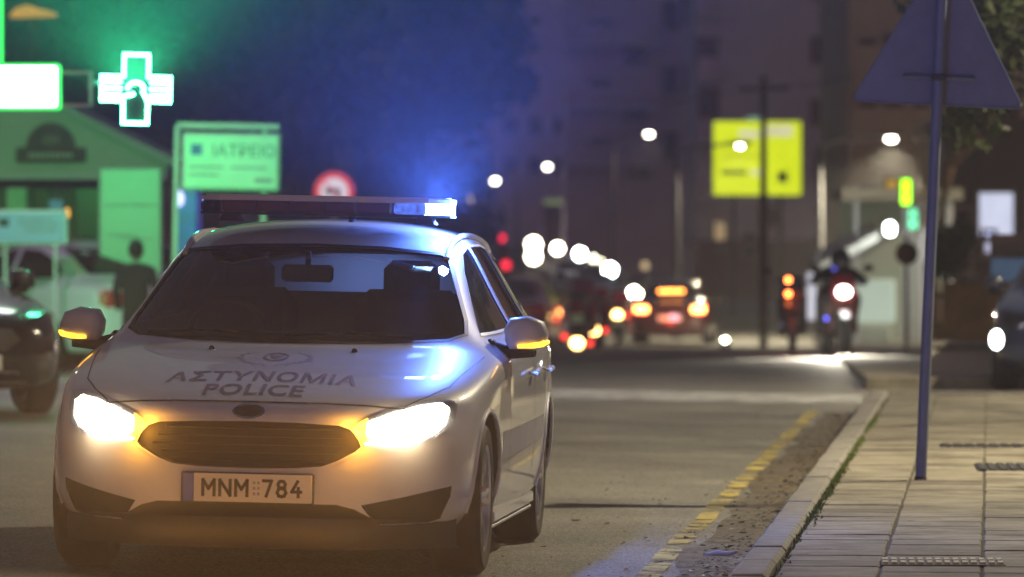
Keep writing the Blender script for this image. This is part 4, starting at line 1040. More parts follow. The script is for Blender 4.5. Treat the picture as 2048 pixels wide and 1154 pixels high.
# ================================================================ trees and plants
def tree(name, label, base, h, crown, nleaf, m, trunk_r=.18, leaf=.3, cz=.62, seed=1, group=None, cat="tree", limbs=7, flat=.8):
    r = random.Random(seed); t = thing(name, label, cat, base, r.uniform(0, 6), group)
    b = MB(); th_ = h * .38
    b.tube([(0, 0, -.2), (.05, .02, th_ * .5), (r.uniform(-.2, .2), r.uniform(-.2, .2), th_), (r.uniform(-.3, .3), .1, h * .8)], [trunk_r * 1.3, trunk_r, trunk_r * .8, trunk_r * .2], 10)
    tips = []
    for k in range(limbs):
        a = 6.28 * k / limbs + r.uniform(-.3, .3); z0 = th_ * r.uniform(.8, 1.25); L = crown * r.uniform(.6, 1.0); up = r.uniform(.1, .75) * h * .5
        p1 = (math.cos(a) * L * .5, math.sin(a) * L * .5, z0 + up * .7); p2 = (math.cos(a) * L, math.sin(a) * L, z0 + up)
        b.tube([(0, 0, z0), p1, p2], [trunk_r * .5, trunk_r * .3, trunk_r * .08], 6); tips += [p1, p2]
    b.build("trunk", M['trunk'], t, smooth=70)
    c = MB(); cl = []
    for k in range(26 + limbs * 2):
        a = r.uniform(0, 6.28); rr = crown * math.sqrt(r.random()) ; zz = h * cz + r.uniform(-1, 1) * h * (1 - cz) * math.sqrt(max(.05, 1 - (rr / crown) ** 2)) * flat
        cl.append((math.cos(a) * rr, math.sin(a) * rr, zz, crown * r.uniform(.16, .34)))
    for p in tips: cl.append((*p, crown * r.uniform(.16, .3)))
    for k in range(nleaf):
        q = cl[r.randrange(len(cl))]
        d = Vector((r.gauss(0, 1), r.gauss(0, 1), r.gauss(0, .8))); d = d.normalized() * q[3] * r.random() ** .45
        p = Vector(q[:3]) + d; n = (d.normalized() + Vector((r.gauss(0, .5), r.gauss(0, .5), r.gauss(0, .5) + .3))).normalized()
        a = n.orthogonal().normalized(); e = n.cross(a); ang = r.uniform(0, 6.28); a, e = a * math.cos(ang) + e * math.sin(ang), e * math.cos(ang) - a * math.sin(ang)
        s = leaf * r.uniform(.6, 1.3)
        c.add([p - a * s, p - e * s * .42 + n * s * .1, p + a * s, p + e * s * .42 + n * s * .1], [(0, 1, 2, 3)])
    c.build("crown", m, t, smooth=0)
    return t
G_T = "dark trees behind the signs"
for px, D, h, cr, lab, sd in ((420, 128, 12, 4.2, "tall dark tree behind the backlit white sign board", 3), (640, 140, 14, 4.8, "tall dark tree straight above the red ringed sign", 4), (835, 150, 14.5, 3.4, "tall dark tree above the blue beacon glow", 5),
                            (180, 120, 13, 4.6, "tall dark tree behind the green pharmacy cross", 6), (-40, 125, 13, 4.5, "tall dark tree at the left edge behind the shop roof", 8)):
    tree("street_tree", lab, ground_at(px, D), h, cr, 9000, M['leafdark'], .3, .34, .66 if px == 835 else .60, sd, G_T, flat=1.0)
tree("low_tree", "low bushy dark tree behind the police car roof light", ground_at(760, 175), 6, 3.2, 5000, M['leafdark'], .2, .3, .5, 12, None)
tree("pavement_tree", "lamp lit yellow green tree overhanging the top right corner", (gx(2140, 41), 41, .1), 6.2, 1.5, 5000, M['leaf'], .13, .075, .60, 14, None, flat=.8)
# leaning lit branch/trunk
q0, q1, q2 = G(1900, 330, 90), G(1960, 270, 90), G(1990, 170, 90)
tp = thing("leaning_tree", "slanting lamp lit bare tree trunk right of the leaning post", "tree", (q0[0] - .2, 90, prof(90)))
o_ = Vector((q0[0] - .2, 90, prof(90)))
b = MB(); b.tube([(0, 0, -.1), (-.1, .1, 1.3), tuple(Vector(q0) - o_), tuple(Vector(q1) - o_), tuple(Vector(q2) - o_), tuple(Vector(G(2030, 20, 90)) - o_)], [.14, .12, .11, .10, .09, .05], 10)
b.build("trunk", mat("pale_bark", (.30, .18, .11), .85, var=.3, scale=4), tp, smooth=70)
c = MB(); r = random.Random(5)
for k in range(1500):
    p = Vector(G(2050, -20, 90)) - o_ + Vector((r.gauss(0, .5), r.gauss(0, .5), r.gauss(0, .5))); s = .12
    c.add([p + Vector((r.uniform(-s, s), r.uniform(-s, s), r.uniform(-s, s))) for _ in range(3)], [(0, 1, 2)])
c.build("crown", M['leaf'], tp, smooth=0)
def plant(label, px, py, D, h, w, seed):
    q = G(px, py, D); g = prof(D) + .1; t = thing("potted_plant", label, "plant", (q[0], D, g)); r = random.Random(seed)
    MB().lathe([(.001, 0), (.14, 0), (.2, .38), (.18, .38), (.17, .33), (.001, .33)], n=16).build("pot", M['wood'], t)
    b = MB(); b.tube([(0, 0, .3), (.02, 0, q[2] - g)], [.03, .015], 6); b.build("stem", M['trunk'], t)
    c = MB()
    for k in range(420):
        d = Vector((r.gauss(0, 1), r.gauss(0, 1), r.gauss(0, 1))).normalized(); p = Vector((d.x * w, d.y * w, q[2] - g + d.z * h)) * 1.0
        p = Vector((0, 0, q[2] - g)) + Vector((d.x * w, d.y * w, d.z * h)) * r.random() ** .4
        a = Vector((r.gauss(0, 1), r.gauss(0, 1), r.gauss(0, 1))).normalized(); e = a.orthogonal().normalized(); s = .08 * r.uniform(.6, 1.4)
        c.add([p - a * s, p - e * s * .4, p + a * s, p + e * s * .4], [(0, 1, 2, 3)])
    c.build("foliage", M['leaf'], t, smooth=0)
plant("leafy potted plant just right of the leaning sign post", 1893, 505, 72, .34, .22, 3)
plant("smaller leafy potted plant right of the first, by the white window", 1925, 470, 80, .25, .16, 4)

# ================================================================ billboard and utility pole
D = 170
q0, q1 = G(1427, 390, D), G(1602, 243, D); g = prof(D)
bb = thing("billboard", "lit yellow green billboard with faint dark lettering", "billboard", ((q0[0] + q1[0]) / 2, D, g))
zc = (q0[2] + q1[2]) / 2 - g; w, h = q1[0] - q0[0], q1[2] - q0[2]
MB().box((0, .12, zc), (w + .08, .2, h + .08), bev=.02).build("case", M['darksteel'], bb, smooth=0)
MB().box((0, .0, zc), (w, .03, h)).build("lit_face", emit("billboard_yellow", (.66, .78, .001), 1.1, .08, .8), bb, smooth=0)
em_pale = emit("billboard_pale", (.75, .72, .45), .9, .15, 1)
def bbx(px, py): q = G(px, py, D); return q[0] - (q0[0] + q1[0]) / 2, q[2] - g
for px, py, ww, hh, m, nm in ((1498, 268, 40, 16, em_pale, "pale_patch"), (1560, 262, 50, 22, em_pale, "pale_patch"), (1468, 345, 52, 8, M['ink'], "dark_line"), (1513, 345, 26, 9, em_pale, "pale_mark"), (1565, 354, 20, 22, M['ink'], "dark_mark"), (1480, 312, 70, 5, emit("billboard_shade", (.5, .55, .01), .7), "faint_line")):
    a = bbx(px, py); MB().box((a[0], -.022, a[1]), (ww / FPX * D, .012, hh / FPX * D)).build(nm, m, bb, smooth=0)
for s in (-.7, .7): MB().box((s, .2, zc / 2 - h / 4), (.12, .12, zc - h / 2 + .4)).build("leg", M['darksteel'], bb, smooth=0)
MB().box((-.1, -.5, zc + h / 2 + .08), (.5, .12, .06), bev=.02).build("flood_lamp", emit("flood_lamp_cap", (.5, 1, .8), .5), bb)
D = 112; q = G(1527, 152, D); g = prof(D)
up = thing("utility_pole", "tall dark utility pole standing in front of the yellow billboard", "utility pole", (q[0], D, g))
MB().tube([(0, 0, -.2), (0, 0, q[2] - g)], [.085, .065], 10).build("pole", M['trunk'], up, smooth=60)
MB().box((0, 0, q[2] - g - .25), (1.0, .07, .07)).build("crossarm", M['trunk'], up, smooth=0)
for k, (pa, pb) in enumerate((((1527, 172), (1720, 145)), ((1527, 180), (1200, 198)))):
    a, c = Vector(G(*pa, D)), Vector(G(*pb, D + 40)); mid = (a + c) / 2 - Vector((0, 0, .15))
    tag(MB().tube([a, mid, c], .018, 6).build("overhead_cable", M['ink'], smooth=60), ("overhead cable running right from the utility pole", "overhead cable running left from the utility pole")[k], "cable", "overhead cables")

# ================================================================ riders, people
def skin_body(name, pts, edges, rad, m, parent, sub=2, root=0):
    me = bpy.data.meshes.new(name); me.from_pydata(pts, edges, []); o = link(name, me)
    md = o.modifiers.new("k", 'SKIN'); md.use_smooth_shade = True
    for i, sv in enumerate(me.skin_vertices[0].data): sv.radius = rad[i] if isinstance(rad[i], tuple) else (rad[i], rad[i]); sv.use_root = i == root
    md2 = o.modifiers.new("s", 'SUBSURF'); md2.levels = md2.render_levels = sub
    me2 = bpy.data.meshes.new_from_object(o.evaluated_get(bpy.context.evaluated_depsgraph_get()))
    bpy.data.objects.remove(o); me2.materials.clear(); me2.materials.append(m); me2.shade_smooth()
    return link(name, me2, parent)
def head(parent, p, helmet=None, face=-1):
    x, y, z = p
    b = MB(); b.ball((x, y, z), .105, 16, (.82, .98, 1.15)); b.ball((x, y + face * .1, z - .01), .02, 8, (.7, 1, 1.3))
    b.ball((x - .085, y, z), .03, 8, (.4, .8, 1.2)); b.ball((x + .085, y, z), .03, 8, (.4, .8, 1.2)); b.build("head", M['skin'], parent, smooth=80)
    if helmet:
        MB().ball((x, y, z + .02), .148, 18, (.92, 1.05, 1.02)).build("helmet", helmet, parent, smooth=80)
        MB().ball((x, y + face * .05, z + .01), .125, 16, (.85, .95, .5)).build("visor", M['blackgloss'], parent, smooth=80)
    else:
        MB().ball((x, y - face * .02, z + .035), .118, 16, (.84, .98, 1.02)).build("hair", M['hair'], parent, smooth=80)
D = 61; q = G(272, 480, D); gz = road_z(q[0], D)
pp = thing("person", "person in dark clothes standing behind the white saloon, seen from behind", "person", (q[0], D, gz - .12), math.pi)
pts = [(0, 0, .98), (0, .0, 1.2), (0, .01, 1.42), (0, 0, 1.53), (.09, 0, .92), (.10, .02, .5), (.10, 0, .09), (-.09, 0, .92), (-.10, .0, .5), (-.11, .02, .09),
       (.19, 0, 1.42), (.25, .02, 1.15), (.22, -.10, .92), (-.19, 0, 1.42), (-.25, .02, 1.15), (-.22, -.12, .95), (.10, -.12, .04), (-.11, -.10, .04)]
eg = [(0, 1), (1, 2), (2, 3), (0, 4), (4, 5), (5, 6), (0, 7), (7, 8), (8, 9), (2, 10), (10, 11), (11, 12), (2, 13), (13, 14), (14, 15), (6, 16), (9, 17)]
rd = [(.17, .12), (.16, .11), (.17, .11), .055, .10, .07, .05, .10, .07, .05, .075, .055, .04, .075, .055, .04, .04, .04]
skin_body("body", pts, eg, rd, M['cloth_black'], pp); head(pp, (0, 0, 1.66)); pp.scale = (.86, .86, .86)

def motorbike(name, label, loc, rz, paint, front=None, rear=None, rider=None, group=None, cat="motorcycle", sideled=None, fr=.035, rr=.045):
    t = thing(name, label, cat, loc, rz, group)
    for y, nm in ((-.68, "front"), (.68, "rear")):
        w = link("wheel", None, t, (0, y, .30))
        MB().lathe([(.21, -.045), (.27, -.06), (.30, -.03), (.30, .03), (.27, .06), (.21, .045), (.21, -.045)], axis='x', n=26).build("tyre", M['rubber'], w)
        b = MB(); b.lathe([(.21, -.03), (.21, .03), (.19, .03), (.19, -.03), (.21, -.03)], axis='x', n=24)
        for k in range(6): a = 6.28 * k / 6; b.tube([(0, 0, 0), (0, math.cos(a) * .2, math.sin(a) * .2)], .012, 5)
        b.build("rim", M['rim'], w)
    b = MB()
    for s in (.075, -.075): b.tube([(s, -.68, .30), (s, -.50, .80), (s * 1.2, -.42, .98)], [.022, .025, .02], 8)
    b.tube([(-.36, -.34, 1.0), (-.15, -.42, 1.0), (.15, -.42, 1.0), (.36, -.34, 1.0)], .016, 8); b.build("fork", M['steel'], t)
    f = MB(); pr = [(-.62, .62), (-.55, .95), (-.40, 1.10), (-.25, 1.0), (.0, .92), (.1, .80), (.2, .45), (-.1, .30), (-.42, .32)]
    for w, k in ((.16, 1.0),): f.prism(pr, -w, w, 'x')
    f.prism([(-.45, .32), (-.5, .7), (-.2, .8), (.05, .5), (-.1, .28)], -.21, .21, 'x'); f.build("fairing", paint, t, smooth=50)
    MB().prism([(-.92, .52), (-.68, .63), (-.42, .55), (-.44, .50), (-.68, .58), (-.9, .48)], -.07, .07, 'x').build("mudguard", paint, t)
    MB().prism([(.0, .78), (.08, .86), (.5, .84), (.82, .92), (.86, .80), (.5, .70), (.2, .68)], -.13, .13, 'x').build("seat", M['black'], t)
    MB().prism([(.5, .70), (.86, .80), (.95, .66), (.9, .5), (.86, .5), (.82, .62)], -.10, .10, 'x').build("tail_unit", paint, t)
    MB().prism([(-.3, .28), (-.25, .55), (.25, .6), (.45, .45), (.4, .25)], -.14, .14, 'x').build("engine", M['darksteel'], t)
    MB().tube([(.14, -.1, .3), (.16, .3, .28), (.17, .8, .42)], [.03, .045, .05], 8).build("exhaust", M['chrome'], t)
    for s in (1, -1):
        b = MB(); b.tube([(s * .22, -.40, 1.02), (s * .34, -.42, 1.16)], .01, 6); b.ball((s * .36, -.42, 1.18), .06, 10, (1.2, .4, .8)); b.build("mirror", M['black'], t)
    MB().ball((0, -.60, .86), .10, 14, (1, .4, .8)).build("headlight", front or M['blackgloss'], t)
    if rear: MB().box((0, .93, .72), (.14, .03, .06), bev=.012).build("tail_light", rear, t)
    MB().box((0, .97, .52), (.2, .01, .15)).build("number_plate", M['platewhite'], t)
    return t
def rider(label, bike, helmet, clothes):
    t = thing("person", label, "person", bike.location, bike.rotation_euler.z)
    pts = [(0, .26, .86), (0, .14, 1.02), (0, -.10, 1.14), (0, -.20, 1.21), (.12, .18, .84), (.24, -.18, .78), (.22, .10, .36), (.22, -.03, .29), (-.12, .18, .84), (-.24, -.18, .78), (-.22, .10, .36), (-.22, -.03, .29),
           (.20, -.12, 1.12), (.33, -.18, .98), (.34, -.36, 1.02), (-.20, -.12, 1.12), (-.33, -.18, .98), (-.34, -.34, 1.03)]
    eg = [(0, 1), (1, 2), (2, 3), (0, 4), (4, 5), (5, 6), (6, 7), (0, 8), (8, 9), (9, 10), (10, 11), (2, 12), (12, 13), (13, 14), (2, 15), (15, 16), (16, 17)]
    rd = [(.16, .12), (.16, .11), (.17, .11), .06, .10, .08, .055, .045, .10, .08, .055, .045, .08, .06, .045, .08, .06, .045]
    skin_body("body", pts, eg, rd, clothes, t); head(t, (0, -.30, 1.28), helmet)
D = 76
mb1 = motorbike("motorcycle", "red motorcycle ridden towards the camera with its white headlight on", ground_at(1673, D), R(6), M['carred'], emit("bike_headlight", (1, 1, .97), 14))
rider("rider in black helmet on the red motorcycle facing the camera", mb1, M['blackgloss'], M['cloth_black'])
hx, hy, hz_ = G(1673, 590, D)
lamp("bike_beam", 'SPOT', (hx - .05, hy - 1.15, hz_ + .02), (1, .92, .74), 1300, None, (R(-62), 0, R(-8)), .06, 66, .8)
q = G(1647, 637, D - .5); MB().ball((0, 0, 0), .03, 10).build("side_light", emit("small_blue_light", (.1, .12, 1), 5), mb1, (q[0] - mb1.location.x, -.45, q[2] - mb1.location.z))
q = G(1662, 537, D - .3); MB().ball((0, 0, 0), .03, 10).build("side_light", emit("small_violet_light", (.12, .10, .8), 1.2), mb1, (q[0] - mb1.location.x, -.35, q[2] - mb1.location.z))
mb2 = motorbike("motorcycle", "dark motorcycle seen from behind with two stacked red tail lights glowing", ground_at(1585, 82), R(-3), M['carblack'], None, None)
mb2.rotation_euler.z = 0 + R(-3)
# seen from behind: front points away
mb2.rotation_euler.z = math.pi + R(-3)
for py in (560, 588):
    q = G(1584, py, 81); MB().box((-(q[0] - mb2.location.x), .98, q[2] - mb2.location.z), (.07, .03, .07), bev=.02).build("tail_light", emit("hot_red_tail", (1, .20, .04), 16), mb2)
for o in list(mb2.children):
    if o.name.startswith('number_plate'): bpy.data.objects.remove(o)
lamp("tail_glow", 'POINT', (0, 1.15, .80), (1, .06, .02), 14, mb2, None, .05)

# ================================================================ traffic up the street
G_C = "cars in the street traffic"
D = 127
c = simple_car("moving_car", "saloon", "dark red saloon seen from behind with brake lights on", ground_at(1337, D + 4), R(-4.8) + math.pi, mat('dark_red_paint', (.035, .005, .007), .25, var=.05, coat=1), None, None, G_C)
# rotated half a turn about its front: put the rear at D
c.location = (*ground_at(1362, D + 4.6),)
for o in list(c.children):
    if o.name.startswith("tail_light"): o.data.materials[0] = em_tail
MB().box((0, 4.02, 1.20), (.58, .04, .06), bev=.015).build("high_brake_light", emit("high_brake_light", (1, .30, .05), 12), c)
for s in (1, -1): MB().box((s * .64, 4.62, .80), (.30, .03, .12), bev=.03).build("brake_light", emit("brake_hot", (1, .36, .08), 16), c)
lamp("tail_glow", 'POINT', (0, 5.0, .6), (1, .06, .02), 12, c, None, .1)
MB().box((-.10, 4.68, .62), (.2, .01, .11)).build("plate_glint", emit("plate_glow", (.75, .65, .95), .9), c)  # glint put in as a glowing patch over the plate
def scooter(px, py, D, label, st, extra=None):
    x, y, _ = ground_at(px, D); q = G(px, py, D); g = q[2] - .72
    m = motorbike("scooter", label, (x, D + .93, max(g, prof(D) - .02)), math.pi + R(-5), M['carred'], None, None, None, "scooters waiting with red tail lights", "scooter")
    MB().ball((0, .95, q[2] - m.location.z), .10, 12, (1, .4, .9)).build("tail_light", st, m)
    for s in (1, -1): MB().ball((s * .2, .93, q[2] - m.location.z + .10 * (s > 0)), .05, 10).build("indicator", em_tail2, m)
em_hotyel = emit("hot_tail_yellow", (1, .60, .18), 16)
scooter(1165, 686, 88, "red scooter with glowing tail light, nearest of the waiting row", em_hotyel)
scooter(1197, 661, 99, "red scooter with glowing tail light, middle of the waiting row", em_hotyel)
scooter(1243, 630, 116, "red scooter with glowing tail light, farthest of the waiting row", em_hotyel)
mb3 = motorbike("motorcycle", "oncoming motorcycle with dazzling warm headlight left of the red saloon", ground_at(1268, 150), 0, M['carblack'], None, None)
q = G(1268, 588, 148); MB().ball((0, -.75, q[2] - mb3.location.z), .16, 14).build("headlight_glare_lens", emit("dazzling_headlight", (1, .92, .72), 60), mb3)
def oncoming(name, kind, label, px, D, paint, em, lights, rz=0):
    c = simple_car(name, kind, label, ground_at(px, D), rz, paint, em, None, G_C)
    for lx, ly, rr, e in lights:
        q = G(lx, ly, D - .2); MB().ball((q[0] - c.location.x, -.12, q[2] - c.location.z), rr, 12, (1, .5, 1)).build("headlamp", e, c)
    return c
em_white2 = emit("far_headlight_white", (.92, 1, .97), 50)
em_cream = emit("far_headlight_cream", (1, .92, .66), 9)
em_yel = emit("far_light_yellow", (1, .82, .42), 3)
oncoming("moving_car", "hatch", "dark oncoming car with one dazzling white headlight, nearest of the oncoming queue", 1200, 190, M['carblack'], None, [(1220, 540, .20, em_white2)])
oncoming("moving_car", "hatch", "silver oncoming car with one white headlight, second of the oncoming queue", 1152, 215, M['carsilver'], None, [(1160, 508, .20, em_white2), (1186, 517, .12, em_cream), (1201, 525, .12, em_cream)])
oncoming("moving_car", "hatch", "distant oncoming car with two tall stacked headlights beside police car", 1091, 300, M['carblack'], None, [(1067, 489, .34, em_headw), (1067, 513, .34, em_headw), (1115, 497, .26, em_headw)])
c = simple_car("moving_car", "saloon", "dark red car close behind the police car's right mirror", ground_at(1050, 118), R(-4.8) + math.pi, M['carred'], None, None, G_C)
for lx, ly, rr, e in ((1090, 592, .09, emit("warm_lamp", (1, .80, .45), 10)), (1091, 615, .09, em_yel), (1060, 580, .14, emit("dim_orange", (1, .22, .06), .8)), (1094, 640, .1, em_tail2)):
    q = G(lx, ly, 117.5); MB().ball((-(q[0] - c.location.x), .3, q[2] - c.location.z), rr, 10).build("side_lamp", e, c)
q = G(1450, 686, 100); t = thing("low_white_light", "small white light spot of unclear source right of the red saloon", "light spot", (q[0], 100, prof(100)))  # bollard form made up for a white spot of unclear source
MB().lathe([(.10, -.02), (.09, .10), (.06, max(.12, q[2] - prof(100))), (.001, max(.13, q[2] - prof(100) + .02))], n=12).build("base", M['darksteel'], t)
MB().ball((0, -.05, max(.12, q[2] - prof(100))), .05, 10).build("lamp_glass", em_headw, t)
def traffic_signal(label, px, py, D, e):
    q = G(px, py, D); g = prof(D); t = thing("traffic_signal", label, "traffic light", (q[0], D, g), 0, "red traffic signals"); z = q[2] - g
    MB().tube([(0, .1, 0), (0, .1, z + .3)], .06, 8).build("pole", M['darksteel'], t)
    MB().box((0, 0, z - .3), (.32, .22, .95), bev=.04).build("signal_box", M['black'], t)
    for k, m in enumerate((e, M['blackgloss'], M['blackgloss'])): MB().ball((0, -.12, z - .3 * k), .12, 12, (1, .4, 1)).build("signal_lens", m, t)
traffic_signal("red traffic signal right of the blue beacon, upper one", 1003, 476, 200, emit("signal_red", (1, .02, .06), 3))
traffic_signal("red traffic signal beside the police car's rear window, lower one", 1012, 530, 150, emit("signal_red2", (1, .02, .05), 2))
for (px, py, D, rr, e, lab) in ((808, 399, 300, .36, emit("white_blue_lamp", (.7, .85, 1), 20), "white lamp peeping over the light bar"), (842, 402, 300, .34, emit("pink_lamp", (1, .35, .4), 6), "reddish lamp peeping over the light bar, right of the white one")):
    q = G(px, py, D); g = prof(D); t = thing("lamp_post", lab, "lamp post", (q[0], D, g))
    MB().tube([(0, 0, 0), (0, 0, q[2] - g)], .06, 8).build("pole", M['darksteel'], t); MB().ball((0, -.1, q[2] - g), rr, 12).build("lamp_globe", e, t)
for (px, py, D, rr, st, lab) in ((905, 230, 260, .34, .8, "dim amber lit window lamp high in the dark trees"), (945, 400, 380, .30, 1.2, "dim lamp low beside the blue beacon"), (1290, 532, 240, .16, .7, "dim cream lamp above the oncoming headlights")):
    q = G(px, py, D); g = prof(D); t = thing("lamp_post", lab, "lamp post", (q[0], D, g))
    MB().tube([(0, 0, 0), (0, 0, q[2] - g)], .06, 8).build("pole", M['darksteel'], t); MB().ball((0, -.1, q[2] - g), rr, 12).build("lamp_globe", emit("dim_lamp", (1, .75, .42), st), t)
# no left turn sign
D = 84; q = G(668, 384, D); g = road_z(q[0], D)
t = thing("no_turn_sign", "round red ringed no left turn sign above the light bar", "road sign", (q[0], D, g)); z = q[2] - g
MB().tube([(0, .05, 0), (0, .05, z + .2)], .03, 10).build("post", M['steel'], t)
em_sr = emit("sign_red_lit", (.75, .01, .04), .75); em_sw = emit("sign_white_lit", (.85, .68, .80), .75)  # brightness put into the sign colours as glow; no lamp inside
MB().lathe([(.21, -.012), (.30, -.012), (.30, .012), (.001, .012)], (0, 0, z), 'y', 40).build("red_ring", em_sr, t)
MB().lathe([(.001, -.006), (.212, -.006)], (0, 0, z), 'y', 40).build("white_disc", em_sw, t, smooth=0)
b = MB(); b.prism([(.03, z - .14), (.09, z - .14), (.09, z + .05), (-.04, z + .05), (-.04, z + .10), (-.15, z + .02), (-.04, z - .06), (-.04, z - .01), (.03, z - .01)], -.014, -.009); b.build("turn_arrow", M['ink'], t, smooth=0)
b = MB(); b.prism([(-.155, z + .17), (.17, z - .155), (.155, z - .17), (-.17, z + .155)], -.02, -.015); b.build("red_bar", em_sr, t, smooth=0)

# ================================================================ left: pharmacy signs, kiosk, boards, cars
em_gcross = emit("green_led", (.08, 1, .45), 110)
D = 45
sx = gx(-120, D - .3)
pm = thing("sign_mast", "steel mast outside the left edge carrying the pharmacy signs", "mast", (sx, D + .2, road_z(sx, D)))
MB().tube([(0, 0, 0), (0, 0, 4.6)], .07, 12).build("pole", M['darksteel'], pm)
zA = G(0, 178, D)[2] - pm.location.z
MB().tube([(0, 0, zA + .14), (gx(150, D) - sx, 0, zA + .14)], .025, 8).build("arm", M['darksteel'], pm)
q0, q1 = G(-150, 218, D), G(120, 130, D); wx = q1[0] - q0[0]; hz2 = q0[2] - q1[2]
lbx = thing("lightbox_sign", "glowing white light box sign with green edges, left of the cross", "sign", ((q0[0] + q1[0]) / 2, D - .1, (q0[2] + q1[2]) / 2))
H_ = q1[2] - q0[2]
MB().box((0, .06, 0), (wx + .02, .16, H_ + .02), bev=.02).build("green_edge", emit("green_edge_glow", (.03, .85, .10), 1.5), lbx, smooth=0)
MB().box((0, -.03, 0), (wx - .03, .03, H_ - .03), bev=.012).build("lit_face", emit("lightbox_white", (.95, 1, .98), 6), lbx, smooth=0)
fr = thing("bracket_frame", "square steel bracket frame between the light box and the cross", "bracket", (gx(150, D), D, G(0, 178, D)[2]))
w, h = 62 / FPX * D / 2, 66 / FPX * D / 2
b = MB()
for s in (1, -1):
    b.box((0, 0, s * h), (2 * w, .04, .03))
b.box((w, 0, 0), (.03, .04, 2 * h + .03)); b.build("frame_bars", M['steel'], fr, smooth=0)
MB().tube([(w, 0, .05), (w + 24 / FPX * D, 0, .05)], .018, 8).build("cross_arm", M['steel'], fr)
cr_ = thing("pharmacy_cross", "glowing green pharmacy cross made of small lights", "pharmacy cross", (gx(272, D), D, G(0, 178, D)[2]), R(0))
cr_.rotation_euler = (0, R(1.5), 0)
k = D / FPX
aw, L, ro_ = 26.5 * k, 71 * k, 7 * k
def crosspoly(aw, L): return [(-aw, L), (aw, L), (aw, aw), (L, aw), (L, -aw), (aw, -aw), (aw, -L), (-aw, -L), (-aw, -aw), (-L, -aw), (-L, aw), (-aw, aw)]
MB().prism(crosspoly(aw * 1.02, L * 1.01), -.02, .10).build("case", M['darksteel'], cr_, smooth=0)
led = MB(); ns = 0
def dot(x, z):
    led.box((x, -.027, z), (.012, .012, .012)); led.box((x, .107, z), (.011, .012, .011))
pl = crosspoly(aw * .92, L * .965)
for a, c in zip(pl, pl[1:] + pl[:1]):
    d = math.dist(a, c); n = max(1, round(d / .0195))
    for i in range(n): dot(a[0] + (c[0] - a[0]) * i / n, a[1] + (c[1] - a[1]) * i / n)
for row in (-.5, 0, .5):
    for sgn in (1, -1):
        n = 9
        for i in range(n): dot(sgn * (aw * 1.15 + (L * .9 - aw * 1.15) * i / (n - 1)), row * aw)
for i in range(14):
    a = R(10 + 160 * i / 13); dot(math.cos(a) * aw * .62, math.sin(a) * aw * .55 - aw * .05)
for i in range(6): dot(-aw * .8 + i * aw * .12, -aw * (.55 - i * .03)); dot(aw * .55 + i * aw * .05, -aw * (.2 + i * .1))
lo = led.build("led_dots", em_gcross, cr_, smooth=0); lo["kind"] = "stuff"
lamp("cross_glow", 'SPOT', (0, -.16, 0), (.02, 1, .36), 13000, cr_, (R(-122), 0, 0), .05, 76, .8)
lamp("cross_glow", 'SPOT', (0, .25, 0), (.02, 1, .36), 260, cr_, (R(92), 0, R(28)), .12, 50, 1)
# big green sign only just in frame
D = 50; q0, q1 = G(-220, 135, D), G(3, -40, D)
gs = thing("green_sign", "edge of a large glowing green sign at the far left", "sign", ((q0[0] + q1[0]) / 2, D, (q0[2] + q1[2]) / 2))
MB().box((0, .08, 0), (q1[0] - q0[0], .16, q1[2] - q0[2]), bev=.02).build("lit_box", emit("big_green_box", (.03, .80, .10), 2.2), gs, smooth=0)
MB().box((-.3, .3, -1.8), (.1, .1, 5.2)).build("pole", M['darksteel'], gs, smooth=0)
lamp("green_spill", 'SPOT', (0, .4, -.2), (.04, 1, .22), 2100, gs, (R(80), 0, R(4)), .3, 84, 1)
# kiosk
D = 66; gk = road_z(gx(100, D), D); xk = gx(60, D)
kk = thing("kiosk_shop", "low gabled kiosk shop with an arched sign, lit green", "kiosk", (xk, D, gk))
def kz(py): return G(0, py, D)[2] - gk
def kx(px): return gx(px, D) - xk
M['kwall'] = mat("kiosk_wall", (.46, .50, .44), .8, var=.12, scale=1)
MB().prism([(kx(-240), 0), (kx(338), 0), (kx(338), kz(345)), (kx(-240), kz(345))], 0.6, 5).build("wall", mat("kiosk_dark_wall", (.20, .17, .13), .8, var=.2, scale=1), kk, smooth=0)
MB().prism([(kx(-260), kz(342)), (kx(335), kz(342)), (kx(335), kz(325)), (kx(118), kz(212)), (kx(30), kz(212)), (kx(-260), kz(300))], .0, 5).build("gable", M['kwall'], kk, smooth=0)
MB().prism([(kx(100), kz(205)), (kx(120), kz(206)), (kx(350), kz(318)), (kx(350), kz(330)), (kx(335), kz(330)), (kx(115), kz(216)), (kx(100), kz(216))], -.25, 5.1).build("roof_edge", mat("roof_edge", (.40, .44, .40), .7, var=.1), kk, smooth=0)
b = MB(); b.box(((kx(-240) + kx(338)) / 2, -.3, kz(352)), (kx(338) - kx(-240), .8, .09)); b.build("canopy", M['kwall'], kk, smooth=0)
M['signbrown'] = mat("kiosk_sign_brown", (.12, .07, .05), .7, var=.3, scale=5)
arc = [(kx(102) + math.cos(R(180 - 180 * i / 16)) * 50 * D / FPX, kz(298) + math.sin(R(180 - 180 * i / 16)) * 53 * D / FPX) for i in range(17)]
asg = MB(); asg.prism(arc, -.06, .0).build("arched_sign", M['signbrown'], kk, smooth=0)
MB().box((kx(103), -.05, kz(310)), (140 * D / FPX, .07, 30 * D / FPX), bev=.02).build("sign_banner", M['signbrown'], kk, smooth=0)
for i in range(9): MB().box((kx(62 + i * 10), -.09, kz(311)), (7 * D / FPX, .012, 9 * D / FPX)).build("banner_mark", M['kwall'], kk, smooth=0)
MB().ball((kx(102), -.06, kz(280)), .09, 10, (1.3, .2, .6)).build("sign_emblem", mat('emblem_tan', (.24, .18, .12), .7), kk)
